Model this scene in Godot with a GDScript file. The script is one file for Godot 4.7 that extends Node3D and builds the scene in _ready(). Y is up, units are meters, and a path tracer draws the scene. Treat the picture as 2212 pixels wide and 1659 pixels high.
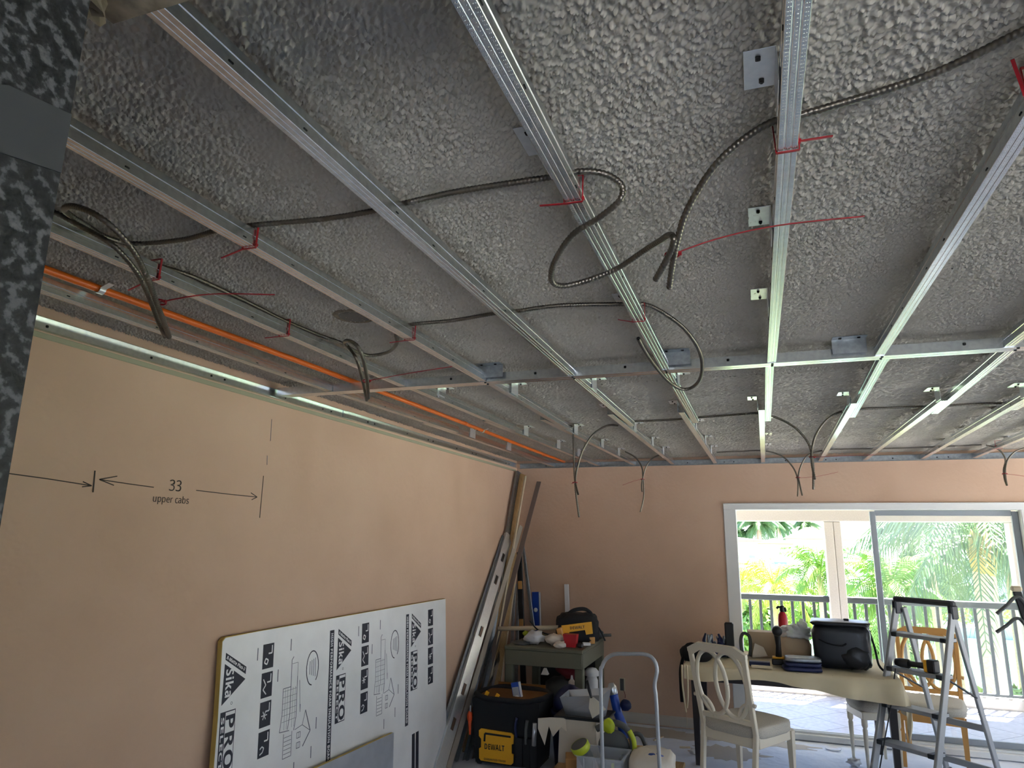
extends Node3D
# Room under renovation: steel ceiling framing under a textured ceiling, tools along the wall, sliding door to a balcony over a canal.
const LX := -2.47      # left wall face
const BZ := -7.2       # back wall face
const RX := 4.6        # right wall face
const NZ := 3.0        # rear wall face
const CY := 2.57       # ceiling
const FB := 2.49       # underside of the channels
var taken := {}
var mt := {}
var rng := RandomNumberGenerator.new()

func _ready() -> void:
	rng.seed = 7
	# ---- camera
	var cam := Camera3D.new()
	cam.name = "camera"
	cam.fov = 58.4165
	cam.near = 0.02
	cam.far = 600.0
	add_child(cam)
	cam.position = Vector3(0, 1.75, 0)
	cam.rotation_order = EULER_ORDER_YXZ
	cam.rotation_degrees = Vector3(12.5362, 19.4405, 0.7528)
	cam.current = true
	# ---- sky, sun, exposure
	var we := WorldEnvironment.new()
	we.name = "world"
	var e := Environment.new()
	e.background_mode = Environment.BG_SKY
	var sk := Sky.new()
	var sm := ProceduralSkyMaterial.new()
	sm.sky_top_color = Color(0.56, 0.73, 0.98)
	sm.sky_horizon_color = Color(0.93, 0.96, 1.0)
	sm.sky_curve = 0.12
	sm.ground_bottom_color = Color(0.5, 0.52, 0.48)
	sm.ground_horizon_color = Color(0.8, 0.83, 0.82)
	sm.sky_energy_multiplier = 1.0
	sm.sun_angle_max = 10.0
	sk.sky_material = sm
	e.sky = sk
	e.background_energy_multiplier = 1.0
	e.tonemap_mode = Environment.TONE_MAPPER_LINEAR
	e.tonemap_exposure = 5.0
	e.sdfgi_enabled = true
	e.ssao_enabled = true
	e.ssil_enabled = true
	we.environment = e
	add_child(we)
	var sun := DirectionalLight3D.new()
	sun.name = "sun"
	sun.light_color = Color(1.0, 0.98, 0.95)
	sun.light_energy = 6.5
	sun.light_angular_distance = 0.6
	sun.shadow_enabled = true
	add_child(sun)
	sun.look_at_from_position(Vector3.ZERO, Vector3(-0.42, -2.03, 0.73), Vector3.FORWARD)
	make_materials()
	build_room()
	build_door()
	build_balcony()
	build_outside()
	build_ceiling_steel()
	build_cables()
	build_wall_things()
	build_corner()
	build_cart()
	build_floor_tools()
	build_table()
	build_ladder()

# ------------------------------------------------------------------ helpers
func numbered(n: String) -> String:
	var k: int = taken.get(n, 0)
	taken[n] = k + 1
	return n if k == 0 else "%s_%03d" % [n, k]

func V(x: float, y: float, z: float) -> Vector3:
	return Vector3(x, y, z)

func tag(o: Node, label: String, cat: String, group := "") -> void:
	o.set_meta("label", label)
	o.set_meta("category", cat)
	if group != "":
		o.set_meta("group", group)

func thing(called: String, label: String, cat: String, at := Vector3.ZERO, turn := 0.0, group := "") -> Node3D:
	var o := Node3D.new()
	o.name = numbered(called)
	add_child(o)
	o.position = at
	o.rotation.y = turn
	tag(o, label, cat, group)
	return o

func part(parent: Node, called: String, st: SurfaceTool, m: Material) -> MeshInstance3D:
	var o := MeshInstance3D.new()
	o.name = called
	st.generate_normals()
	o.mesh = st.commit()
	o.material_override = m
	parent.add_child(o, true)
	return o

func part_mesh(parent: Node, called: String, mesh: Mesh, m: Material, t := Transform3D()) -> MeshInstance3D:
	var o := MeshInstance3D.new()
	o.name = called
	o.mesh = mesh
	o.material_override = m
	o.transform = t
	parent.add_child(o, true)
	return o

func solo(called: String, st: SurfaceTool, m: Material, label: String, cat: String, group := "") -> MeshInstance3D:
	var o := part(self, numbered(called), st, m)
	tag(o, label, cat, group)
	return o

func struct(called: String, st: SurfaceTool, m: Material) -> MeshInstance3D:
	var o := part(self, numbered(called), st, m)
	o.set_meta("kind", "structure")
	return o

func struct_node(called: String) -> Node3D:
	var o := Node3D.new()
	o.name = numbered(called)
	add_child(o)
	o.set_meta("kind", "structure")
	return o

func sb(smooth := false) -> SurfaceTool:
	var st := SurfaceTool.new()
	st.begin(Mesh.PRIMITIVE_TRIANGLES)
	st.set_smooth_group(0 if smooth else -1)
	return st

func tri(st: SurfaceTool, a: Vector3, b: Vector3, c: Vector3, n: Vector3) -> void:
	if (a - c).cross(a - b).dot(n) < 0:
		var k := b
		b = c
		c = k
	st.add_vertex(a)
	st.add_vertex(b)
	st.add_vertex(c)

func quad(st: SurfaceTool, a: Vector3, b: Vector3, c: Vector3, d: Vector3, n: Vector3) -> void:
	tri(st, a, b, c, n)
	tri(st, a, c, d, n)

func bx(st: SurfaceTool, c: Vector3, s: Vector3, b := Basis()) -> void:
	hexa(st, c, s, s, b)

# a box whose bottom is s0 and top s1 (x and z), height s0.y
func hexa(st: SurfaceTool, c: Vector3, s0: Vector3, s1: Vector3, b := Basis()) -> void:
	var p: Array[Vector3] = []
	for k in 8:
		var s := s1 if k & 2 else s0
		p.append(c + b * Vector3(s.x * (0.5 if k & 1 else -0.5), s0.y * (0.5 if k & 2 else -0.5), s.z * (0.5 if k & 4 else -0.5)))
	for f in [[0, 1, 3, 2], [4, 5, 7, 6], [0, 4, 6, 2], [1, 5, 7, 3], [0, 1, 5, 4], [2, 3, 7, 6]]:
		var m := (p[f[0]] + p[f[1]] + p[f[2]] + p[f[3]]) / 4.0
		quad(st, p[f[0]], p[f[1]], p[f[2]], p[f[3]], m - c)

# chamfered box
func cb(st: SurfaceTool, c: Vector3, s: Vector3, ch: float, b := Basis()) -> void:
	var h := s / 2.0
	var ax := [Vector3.RIGHT, Vector3.UP, Vector3.BACK]
	var cnr := {}
	for k in 8:
		var sg := Vector3(1 if k & 1 else -1, 1 if k & 2 else -1, 1 if k & 4 else -1)
		for a in 3:
			var v := Vector3(sg.x * (h.x - ch), sg.y * (h.y - ch), sg.z * (h.z - ch))
			v[a] = sg[a] * h[a]
			cnr[k * 3 + a] = c + b * v
		tri(st, cnr[k * 3], cnr[k * 3 + 1], cnr[k * 3 + 2], b * sg)
	for a in 3:
		var u := (a + 1) % 3
		var w := (a + 2) % 3
		for sgn in [0, 1]:
			var base: int = sgn << a
			var k0 := base
			var k1 := base | (1 << u)
			var k2 := base | (1 << u) | (1 << w)
			var k3 := base | (1 << w)
			quad(st, cnr[k0 * 3 + a], cnr[k1 * 3 + a], cnr[k2 * 3 + a], cnr[k3 * 3 + a], b * (ax[a] * (1.0 if sgn else -1.0)))
		# edges along axis a
		for su in [0, 1]:
			for sw in [0, 1]:
				var e0: int = (su << u) | (sw << w)
				var e1: int = e0 | (1 << a)
				var n: Vector3 = ax[u] * (1.0 if su else -1.0) + ax[w] * (1.0 if sw else -1.0)
				quad(st, cnr[e0 * 3 + u], cnr[e1 * 3 + u], cnr[e1 * 3 + w], cnr[e0 * 3 + w], b * n)

# frame of a bar from a to b: x across, y towards up, z along
func bar_basis(a: Vector3, b: Vector3, up := Vector3.UP) -> Basis:
	var z := (b - a).normalized()
	if absf(z.dot(up)) > 0.98:
		up = Vector3.BACK if absf(z.y) > 0.9 else Vector3.UP
	var x := up.cross(z).normalized()
	return Basis(x, z.cross(x), z)

func beam(st: SurfaceTool, a: Vector3, b: Vector3, w: float, h: float, up := Vector3.UP, ch := 0.0) -> void:
	if ch > 0:
		cb(st, (a + b) / 2, Vector3(w, h, a.distance_to(b)), ch, bar_basis(a, b, up))
	else:
		bx(st, (a + b) / 2, Vector3(w, h, a.distance_to(b)), bar_basis(a, b, up))

# tube along points; r a number or one radius for each point
func tube(st: SurfaceTool, pts: Array, r: Variant, n := 8, cap := true, squash := 1.0) -> void:
	var k := pts.size()
	var up := Vector3.UP
	var t0: Vector3 = (pts[1] - pts[0]).normalized()
	if absf(t0.dot(up)) > 0.9:
		up = Vector3.RIGHT
	var x := up.cross(t0).normalized()
	var prev: Array[Vector3] = []
	for i in k:
		var t: Vector3 = (pts[mini(i + 1, k - 1)] - pts[maxi(i - 1, 0)]).normalized()
		x = (x - t * x.dot(t)).normalized()
		var y := t.cross(x)
		var rr: float = r[i] if r is Array else r
		var ring: Array[Vector3] = []
		for j in n:
			var a := TAU * j / n
			ring.append(pts[i] + (x * cos(a) + y * sin(a) * squash) * rr)
		if i > 0:
			for j in n:
				var j2 := (j + 1) % n
				var m: Vector3 = prev[j] + prev[j2] - pts[i] - pts[i - 1] + ring[j] + ring[j2] - pts[i] - pts[i - 1]
				quad(st, prev[j], prev[j2], ring[j2], ring[j], (prev[j] - pts[i - 1]) + (prev[j2] - pts[i - 1]))
		if cap and (i == 0 or i == k - 1):
			for j in n:
				tri(st, pts[i], ring[j], ring[(j + 1) % n], -t if i == 0 else t)
		prev = ring

# lathe: profile of (radius, height) about the local y axis
func lathe(st: SurfaceTool, prof: Array, n: int, t := Transform3D()) -> void:
	for i in range(prof.size() - 1):
		var p: Vector2 = prof[i]
		var q: Vector2 = prof[i + 1]
		var nr := Vector2(q.y - p.y, p.x - q.x)
		for j in n:
			var a := TAU * j / n
			var b := TAU * (j + 1) / n
			var am := (a + b) / 2
			var nn := t.basis * Vector3(nr.x * cos(am), nr.y, nr.x * sin(am))
			var v := [Vector3(p.x * cos(a), p.y, p.x * sin(a)), Vector3(p.x * cos(b), p.y, p.x * sin(b)), Vector3(q.x * cos(b), q.y, q.x * sin(b)), Vector3(q.x * cos(a), q.y, q.x * sin(a))]
			if p.x > 1e-5:
				tri(st, t * v[0], t * v[1], t * v[2], nn)
			if q.x > 1e-5:
				tri(st, t * v[0], t * v[2], t * v[3], nn)

# outline in local x, y pulled along local z from z0 to z1
func prism(st: SurfaceTool, poly: PackedVector2Array, z0: float, z1: float, t := Transform3D()) -> void:
	var idx := Geometry2D.triangulate_polygon(poly)
	for i in range(0, idx.size(), 3):
		var a := poly[idx[i]]
		var b := poly[idx[i + 1]]
		var c := poly[idx[i + 2]]
		tri(st, t * V(a.x, a.y, z0), t * V(b.x, b.y, z0), t * V(c.x, c.y, z0), -t.basis.z)
		tri(st, t * V(a.x, a.y, z1), t * V(b.x, b.y, z1), t * V(c.x, c.y, z1), t.basis.z)
	var cw := 1.0 if Geometry2D.is_polygon_clockwise(poly) else -1.0
	for i in poly.size():
		var a := poly[i]
		var b := poly[(i + 1) % poly.size()]
		var d := (b - a).orthogonal() * cw
		quad(st, t * V(a.x, a.y, z0), t * V(b.x, b.y, z0), t * V(b.x, b.y, z1), t * V(a.x, a.y, z1), t.basis * V(d.x, d.y, 0) * -1.0)

func blob(st: SurfaceTool, c: Vector3, s: Vector3, rough: float, sd: int, b := Basis(), nu := 14, nv := 9, power := 1.0) -> void:
	var ns := FastNoiseLite.new()
	ns.seed = sd
	ns.frequency = 1.0
	var g := []
	for i in nv + 1:
		var row := []
		var ph := PI * i / nv - PI / 2
		for j in nu:
			var th := TAU * j / nu
			var d := V(cos(ph) * cos(th), sin(ph), cos(ph) * sin(th))
			var k := 1.0 + rough * ns.get_noise_3dv(d * 1.7) + rough * 0.6 * ns.get_noise_3dv(d * 5.0)
			var q := V(signf(d.x) * pow(absf(d.x), power), signf(d.y) * pow(absf(d.y), power), signf(d.z) * pow(absf(d.z), power))
			row.append(c + b * (q * s * k))
		g.append(row)
	for i in nv:
		for j in nu:
			var j2 := (j + 1) % nu
			var n: Vector3 = g[i][j] + g[i + 1][j2] + g[i][j2] + g[i + 1][j] - c * 4.0
			if i > 0:
				tri(st, g[i][j], g[i][j2], g[i + 1][j2], n)
			if i < nv - 1:
				tri(st, g[i][j], g[i + 1][j2], g[i + 1][j], n)

func curve(pts: Array, step := 0.02) -> Array:
	var out := []
	var n := pts.size()
	for i in range(n - 1):
		var p0: Vector3 = pts[maxi(i - 1, 0)]
		var p1: Vector3 = pts[i]
		var p2: Vector3 = pts[i + 1]
		var p3: Vector3 = pts[mini(i + 2, n - 1)]
		var k := maxi(1, int(ceil(p1.distance_to(p2) / step)))
		for j in k:
			out.append(p1.cubic_interpolate(p2, p0, p3, float(j) / k))
	out.append(pts[n - 1])
	return out

func text(parent: Node, s: String, h: float, m: Material, t: Transform3D, bold := true, width := 0.0, called := "lettering") -> MeshInstance3D:
	var tm := TextMesh.new()
	var f := SystemFont.new()
	f.font_names = PackedStringArray(["Droid Sans"])
	f.font_weight = 700 if bold else 400
	tm.font = f
	tm.text = s
	tm.font_size = 64
	tm.pixel_size = 1.0
	tm.depth = 0.0004
	tm.curve_step = 4.0
	var sz := tm.get_aabb().size
	tm.pixel_size = h / 46.0
	sz = tm.get_aabb().size
	var o := part_mesh(parent, called, tm, m, t)
	if width > 0 and sz.x > 0:
		o.transform = t * Transform3D(Basis.from_scale(V(width / sz.x, 1, 1)), Vector3.ZERO)
	return o

func noise_tex(freq: float, cols: Array, sd := 1, oct := 4, size := 512, kind := FastNoiseLite.TYPE_SIMPLEX_SMOOTH, normal := 0.0) -> NoiseTexture2D:
	var n := FastNoiseLite.new()
	n.seed = sd
	n.noise_type = kind
	n.frequency = freq
	n.fractal_octaves = oct
	var t := NoiseTexture2D.new()
	t.width = size
	t.height = size
	t.seamless = true
	t.noise = n
	if normal > 0:
		t.as_normal_map = true
		t.bump_strength = normal
	else:
		var g := Gradient.new()
		var offs := PackedFloat32Array()
		var cc := PackedColorArray()
		for i in cols.size():
			if cols[i] is Array:
				offs.append(cols[i][0])
				cc.append(cols[i][1])
			else:
				offs.append(float(i) / maxi(1, cols.size() - 1))
				cc.append(cols[i])
		g.offsets = offs
		g.colors = cc
		t.color_ramp = g
	return t

func C(r: int, g: int, b: int) -> Color:
	return Color(r / 255.0, g / 255.0, b / 255.0)

func mat(called: String, col: Color, rough := 0.8, metal := 0.0) -> StandardMaterial3D:
	var m := StandardMaterial3D.new()
	m.resource_name = called
	m.albedo_color = col
	m.roughness = rough
	m.metallic = metal
	mt[called] = m
	return m

func textured(called: String, tex: Texture2D, scale: float, rough := 0.8, metal := 0.0, world := true) -> StandardMaterial3D:
	var m := mat(called, Color.WHITE, rough, metal)
	m.albedo_texture = tex
	m.uv1_triplanar = true
	m.uv1_world_triplanar = world
	m.uv1_scale = V(scale, scale, scale)
	return m

func relief(m: StandardMaterial3D, tex: Texture2D, strength := 1.0) -> void:
	m.normal_enabled = true
	m.normal_texture = tex
	m.normal_scale = strength

# ------------------------------------------------------------------ materials
func make_materials() -> void:
	var m: StandardMaterial3D
	m = textured("peach_paint", noise_tex(0.004, [C(198, 165, 139), C(205, 172, 146), C(210, 178, 152)], 3, 4), 0.45, 0.75)
	relief(m, noise_tex(0.09, [], 5, 3, 512, FastNoiseLite.TYPE_SIMPLEX_SMOOTH, 2.0), 0.12)
	m = textured("ceiling_texture", noise_tex(0.01, [C(172, 165, 150), C(182, 175, 161), C(189, 183, 169)], 9, 4), 0.5, 0.95)
	mat("white_wall", C(226, 223, 216), 0.8)
	m = textured("slab", noise_tex(0.006, [C(190, 197, 210), C(212, 218, 230), C(224, 229, 238), C(232, 236, 242)], 11, 5), 0.35, 0.7)
	relief(m, noise_tex(0.05, [], 12, 4, 512, FastNoiseLite.TYPE_SIMPLEX_SMOOTH, 3.0), 0.25)
	m = textured("pillar_mottle", noise_tex(0.009, [[0.0, C(16, 17, 18)], [0.42, C(28, 29, 30)], [0.56, C(40, 41, 42)], [0.62, C(66, 67, 68)], [0.75, C(84, 85, 86)]], 21, 6, 1024), 6.0, 0.6)
	relief(m, noise_tex(0.03, [], 22, 4, 512, FastNoiseLite.TYPE_SIMPLEX_SMOOTH, 5.0), 0.5)
	mat("pillar_patch", C(58, 60, 61), 0.6)
	m = textured("plaster_edge", noise_tex(0.02, [C(96, 86, 70), C(124, 112, 94), C(140, 128, 108)], 31, 4), 3.0, 0.9)
	m = textured("galvanized", noise_tex(0.02, [C(206, 212, 216), C(220, 225, 228), C(230, 234, 236)], 41, 3), 4.0, 0.27, 1.0)
	m = textured("galvanized_bright", noise_tex(0.02, [C(222, 226, 229), C(234, 237, 239)], 43, 3), 4.0, 0.3, 0.8)
	m = textured("galvanized_dull", noise_tex(0.02, [C(140, 146, 150), C(168, 174, 178)], 42, 3), 3.0, 0.42, 0.85)
	mat("screw_black", C(16, 16, 17), 0.5, 0.3)
	mat("armor", C(112, 106, 96), 0.3, 0.85)
	mat("white_cable", C(205, 205, 200), 0.5)
	mat("tie_red", C(150, 14, 26), 0.4)
	mat("orange_pipe", C(222, 104, 22), 0.42)
	mat("marking", C(60, 50, 42), 0.7)
	mat("hole_dark", C(24, 22, 20), 0.9)
	mat("recess_shade", C(112, 107, 98), 0.9)  # shade inside the old light recess, kept as a colour
	mat("taupe", C(168, 156, 140), 0.7)
	mat("shadow_brown", C(124, 108, 100), 0.7)  # shadow tone for the strip high on the back wall
	mat("dust", C(190, 182, 170), 0.95)
	mat("pale_bead", C(160, 158, 132), 0.8)
	mat("frame_white", C(226, 226, 222), 0.4)
	mat("frame_grey", C(150, 156, 160), 0.45, 0.4)
	var gl := mat("glass", Color(0.86, 0.92, 0.9, 0.1), 0.03)
	gl.transparency = BaseMaterial3D.TRANSPARENCY_ALPHA
	m = textured("stucco_beam", noise_tex(0.05, [C(182, 178, 170), C(194, 190, 182)], 51, 3), 2.0, 0.8)
	m = textured("tile_lavender", noise_tex(0.02, [C(160, 160, 172), C(178, 178, 190), C(190, 190, 202)], 52, 5), 1.3, 0.4)
	mat("grout", C(150, 146, 146), 0.9)
	mat("rail_grey", C(68, 75, 77), 0.55)
	mat("water", C(96, 156, 128), 0.06)
	mat("grass", C(116, 124, 70), 0.9)
	m = mat("leaf", C(92, 128, 50), 0.5)
	m.backlight = Color(0.35, 0.5, 0.12)
	m = mat("leaf_yellow", C(142, 160, 60), 0.5)
	m.backlight = Color(0.4, 0.42, 0.1)
	m = mat("leaf_dark", C(66, 98, 52), 0.5)
	m.backlight = Color(0.2, 0.35, 0.1)
	m = textured("palm_bark", noise_tex(0.04, [C(128, 112, 96), C(170, 154, 136), C(190, 178, 160)], 61, 4), 1.0, 0.9)
	mat("crown_shaft", C(150, 130, 70), 0.6)
	mat("house_white", C(236, 236, 232), 0.8)
	mat("roof_pale", C(206, 188, 172), 0.8)
	mat("roof_tile", C(150, 108, 86), 0.8)
	mat("far_glass", C(110, 130, 140), 0.1)
	mat("seawall", C(176, 178, 180), 0.9)
	m = textured("foil_board", noise_tex(0.008, [C(226, 226, 224), C(232, 232, 230), C(237, 237, 235)], 71, 4), 0.8, 0.4, 0.15, false)
	relief(m, noise_tex(0.02, [], 72, 4, 512, FastNoiseLite.TYPE_CELLULAR, 2.0), 0.12)
	m = textured("foil_bare", noise_tex(0.01, [C(186, 192, 200), C(204, 209, 216)], 73, 4), 1.2, 0.34, 0.55, false)
	relief(m, noise_tex(0.02, [], 74, 4, 512, FastNoiseLite.TYPE_SIMPLEX_SMOOTH, 3.0), 0.15)
	mat("foam_core", C(196, 170, 96), 0.9)
	mat("print_ink", C(26, 28, 44), 0.55)
	mat("print_line", C(96, 98, 108), 0.6)
	mat("print_paper", C(232, 232, 230), 0.42)
	m = textured("wood_tan", noise_tex(0.02, [C(150, 118, 76), C(176, 144, 98), C(190, 160, 116)], 81, 4), 1.5, 0.7, 0.0, false)
	m.uv1_scale = V(6, 0.5, 6)
	mat("wood_pale", C(206, 190, 160), 0.7)
	mat("wood_orange", C(206, 152, 84), 0.55)  # also gives the second dining chair its painted backlit tan
	mat("chair_cream", C(216, 206, 184), 0.45)
	m = textured("chair_fabric", noise_tex(0.08, [C(150, 144, 132), C(186, 180, 166), C(200, 194, 180)], 91, 3), 3.0, 0.95)
	relief(m, noise_tex(0.2, [], 92, 2, 512, FastNoiseLite.TYPE_SIMPLEX_SMOOTH, 4.0), 0.5)
	mat("espresso_wood", C(40, 32, 32), 0.5)
	m = textured("tablecloth", noise_tex(0.01, [C(206, 192, 158), C(216, 203, 172)], 93, 4), 1.0, 0.9)
	mat("black_fabric", C(20, 21, 24), 0.85)
	mat("black_vinyl", C(24, 28, 36), 0.32)
	mat("black_plastic", C(26, 27, 29), 0.5)
	mat("yellow", C(232, 168, 20), 0.5)
	mat("brown_liner", C(112, 70, 16), 0.85)
	mat("blue_tool", C(22, 66, 160), 0.4)
	mat("blue_dark", C(20, 30, 72), 0.45)
	mat("red_tool", C(176, 24, 34), 0.45)
	mat("red_dark", C(110, 22, 28), 0.6)
	mat("orange_tool", C(226, 84, 36), 0.5)
	mat("lime", C(176, 190, 36), 0.5)
	mat("grey_tool", C(84, 86, 84), 0.6)
	mat("cart_plastic", C(96, 95, 77), 0.7)
	mat("white_plastic", C(222, 222, 222), 0.45)
	mat("paper_white", C(216, 206, 192), 0.85)
	mat("paper_bag", C(190, 168, 140), 0.85)
	mat("steel", C(190, 194, 198), 0.28, 0.9)
	mat("aluminium", C(176, 180, 184), 0.4, 0.6)
	mat("ladder_grey", C(150, 152, 152), 0.5, 0.15)
	mat("ladder_black", C(34, 38, 44), 0.5)
	mat("putty_blade", C(214, 208, 190), 0.35, 0.3)
	var cl := mat("clear_plastic", Color(0.86, 0.89, 0.92, 0.3), 0.12)
	cl.transparency = BaseMaterial3D.TRANSPARENCY_ALPHA
	var bag := mat("bag_film", Color(0.92, 0.92, 0.92, 0.75), 0.3)
	bag.transparency = BaseMaterial3D.TRANSPARENCY_ALPHA
	mat("cardboard", C(176, 132, 80), 0.9)
	mat("drop_cloth", C(196, 186, 168), 0.95)
	mat("sack", C(214, 206, 192), 0.85)
	mat("pink_ink", C(206, 60, 70), 0.7)
	mat("baseboard_paint", C(190, 182, 168), 0.6)
	mat("cyan_glass", C(96, 190, 214), 0.3)

# ------------------------------------------------------------------ room shell
func ceiling_patch(x0: float, x1: float, z0: float, z1: float, cell: float, amp: float) -> ArrayMesh:
	var nx := int((x1 - x0) / cell) + 1
	var nz := int((z1 - z0) / cell) + 1
	var n1 := FastNoiseLite.new()
	n1.seed = 3
	n1.frequency = 80.0
	n1.fractal_octaves = 2
	n1.fractal_gain = 0.6
	var n2 := FastNoiseLite.new()
	n2.seed = 8
	n2.frequency = 2.2
	var h := PackedFloat32Array()
	h.resize(nx * nz)
	for j in nz:
		for i in nx:
			var x := x0 + i * cell
			var z := z0 + j * cell
			var v := n1.get_noise_2d(x, z)
			v = clampf(v * 2.4 + 0.2, 0.0, 1.3)
			h[j * nx + i] = amp * v * (0.85 + 0.3 * n2.get_noise_2d(x, z))
	var vs := PackedVector3Array()
	vs.resize(nx * nz)
	var ns := PackedVector3Array()
	ns.resize(nx * nz)
	for j in nz:
		for i in nx:
			var k := j * nx + i
			vs[k] = Vector3(x0 + i * cell, CY - h[k], z0 + j * cell)
			var a := h[j * nx + mini(i + 1, nx - 1)] - h[j * nx + maxi(i - 1, 0)]
			var b := h[mini(j + 1, nz - 1) * nx + i] - h[maxi(j - 1, 0) * nx + i]
			ns[k] = Vector3(-a, -2.0 * cell, -b).normalized()
	var ix := PackedInt32Array()
	ix.resize((nx - 1) * (nz - 1) * 6)
	var w := 0
	for j in nz - 1:
		for i in nx - 1:
			var k := j * nx + i
			ix[w] = k
			ix[w + 1] = k + nx + 1
			ix[w + 2] = k + 1
			ix[w + 3] = k
			ix[w + 4] = k + nx
			ix[w + 5] = k + nx + 1
			w += 6
	var arr := []
	arr.resize(Mesh.ARRAY_MAX)
	arr[Mesh.ARRAY_VERTEX] = vs
	arr[Mesh.ARRAY_NORMAL] = ns
	arr[Mesh.ARRAY_INDEX] = ix
	var am := ArrayMesh.new()
	am.add_surface_from_arrays(Mesh.PRIMITIVE_TRIANGLES, arr)
	return am

func build_room() -> void:
	var st := sb()
	bx(st, V((LX + RX) / 2, -0.15, (NZ + BZ) / 2), V(RX - LX + 0.4, 0.3, NZ - BZ + 0.4))
	struct("floor", st, mt.slab)
	var cei := struct_node("ceiling")
	st = sb()
	bx(st, V((LX + RX) / 2, CY + 0.15, (NZ + BZ) / 2), V(RX - LX + 0.4, 0.298, NZ - BZ + 0.4))
	part(cei, "slab", st, mt.ceiling_texture)
	part_mesh(cei, "textured_coating", ceiling_patch(LX, 2.2, -2.3, -0.3, 0.004, 0.0074), mt.ceiling_texture)
	part_mesh(cei, "textured_coating", ceiling_patch(LX, 2.2, -3.6, -2.3, 0.0052, 0.0074), mt.ceiling_texture)
	part_mesh(cei, "textured_coating", ceiling_patch(LX, 3.2, BZ, -3.6, 0.009, 0.0074), mt.ceiling_texture)
	# round hole of a removed light: flat disc, recess shade painted in its grey
	st = sb(true)
	var ring := []
	lathe(st, [Vector2(0.058, 0.002), Vector2(0.066, -0.007), Vector2(0.075, -0.0085), Vector2(0.083, -0.004)], 24, Transform3D(Basis(), V(-1.406, CY, -2.165)))
	part(cei, "light_opening_rim", st, mt.plaster_edge)
	st = sb(true)
	lathe(st, [Vector2(0.0, -0.0075), Vector2(0.06, -0.0075)], 24, Transform3D(Basis(), V(-1.406, CY, -2.165)))
	part(cei, "shaded_opening_disc", st, mt.recess_shade)
	# walls
	st = sb()
	bx(st, V(LX - 0.1, CY / 2, (NZ + BZ) / 2), V(0.2, CY, NZ - BZ + 0.4))
	struct("wall_left", st, mt.peach_paint)
	st = sb()
	bx(st, V((LX - 0.31) / 2, CY / 2, BZ - 0.1), V(-0.31 - LX, CY, 0.2))
	bx(st, V((2.29 + RX) / 2, CY / 2, BZ - 0.1), V(RX - 2.29, CY, 0.2))
	bx(st, V((-0.31 + 2.29) / 2, (2.095 + CY) / 2, BZ - 0.1), V(2.6, CY - 2.095, 0.2))
	struct("wall_back", st, mt.peach_paint)
	st = sb()
	bx(st, V(RX + 0.1, CY / 2, (NZ - 3.6) / 2 + 0.1), V(0.2, CY, NZ + 3.8))
	bx(st, V(RX + 0.1, CY / 2, -7.15), V(0.2, CY, 0.5))
	bx(st, V(RX + 0.1, (2.1 + CY) / 2, -5.2), V(0.2, CY - 2.1, 3.4))
	bx(st, V(RX + 0.1, 0.02, -5.2), V(0.2, 0.04, 3.4))
	struct("wall_right", st, mt.white_wall)
	# sliding door added in the right wall, unseen, to brighten the room
	var wd := struct_node("added_door_2")
	st = sb()
	for z in [-6.87, -5.2, -3.53]:
		cb(st, V(RX + 0.1, 1.07, z), V(0.06, 2.06, 0.06), 0.005)
	for y in [0.065, 2.075]:
		cb(st, V(RX + 0.1, y, -5.2), V(0.06, 0.05, 3.4), 0.005)
	part(wd, "frame", st, mt.frame_white)
	for z in [-6.035, -4.365]:
		st = sb()
		bx(st, V(RX + 0.1, 1.07, z), V(0.005, 1.96, 1.61))
		part(wd, "pane", st, mt.glass)
	st = sb()
	bx(st, V((LX + 0.4) / 2, CY / 2, NZ + 0.1), V(0.4 - LX, CY, 0.2))
	bx(st, V((4.2 + RX) / 2, CY / 2, NZ + 0.1), V(RX - 4.2, CY, 0.2))
	bx(st, V(2.3, 0.05, NZ + 0.1), V(3.8, 0.1, 0.2))
	bx(st, V(2.3, (2.25 + CY) / 2, NZ + 0.1), V(3.8, CY - 2.25, 0.2))
	struct("wall_rear", st, mt.white_wall)
	# wide glazed doors added behind the camera, unseen, for more light inside
	var wr := struct_node("window_1")
	st = sb()
	for x in [0.43, 2.3, 4.17]:
		cb(st, V(x, 1.175, NZ + 0.1), V(0.06, 2.15, 0.06), 0.005)
	for y in [0.13, 2.22]:
		cb(st, V(2.3, y, NZ + 0.1), V(3.8, 0.06, 0.06), 0.005)
	part(wr, "frame", st, mt.frame_white)
	for x in [1.365, 3.235]:
		st = sb()
		bx(st, V(x, 1.175, NZ + 0.1), V(1.81, 2.03, 0.005))
		part(wr, "pane", st, mt.glass)
	# end of a stripped partition beside the camera, with the soffit piece above it
	var pw := struct_node("wall_partition")
	st = sb()
	beam(st, V(-0.66, 1.175, -0.414), V(-0.66, 1.175, 1.3), 0.12, 2.35)
	part(pw, "panel", st, mt.pillar_mottle)
	st = sb()
	prism(st, PackedVector2Array([Vector2(0.30, 2.10), Vector2(0.355, 2.132), Vector2(0.414, 2.141), Vector2(0.4135, 2.079), Vector2(0.36, 2.069), Vector2(0.30, 2.055)]), 0.0, 0.0016, Transform3D(Basis(V(0, 0, -1), V(0, 1, 0), V(1, 0, 0)), V(-0.6, 0, 0)))
	part(pw, "patch", st, mt.pillar_patch)
	st = sb()
	bx(st, V(-0.40, 2.46, 0.2), V(0.6, 0.22, 1.43))
	struct("trim_1", st, mt.plaster_edge)
	st = sb()
	blob(st, V(-0.672, 2.335, -0.45), V(0.022, 0.03, 0.03), 0.9, 4, Basis(), 15, 10)
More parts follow.
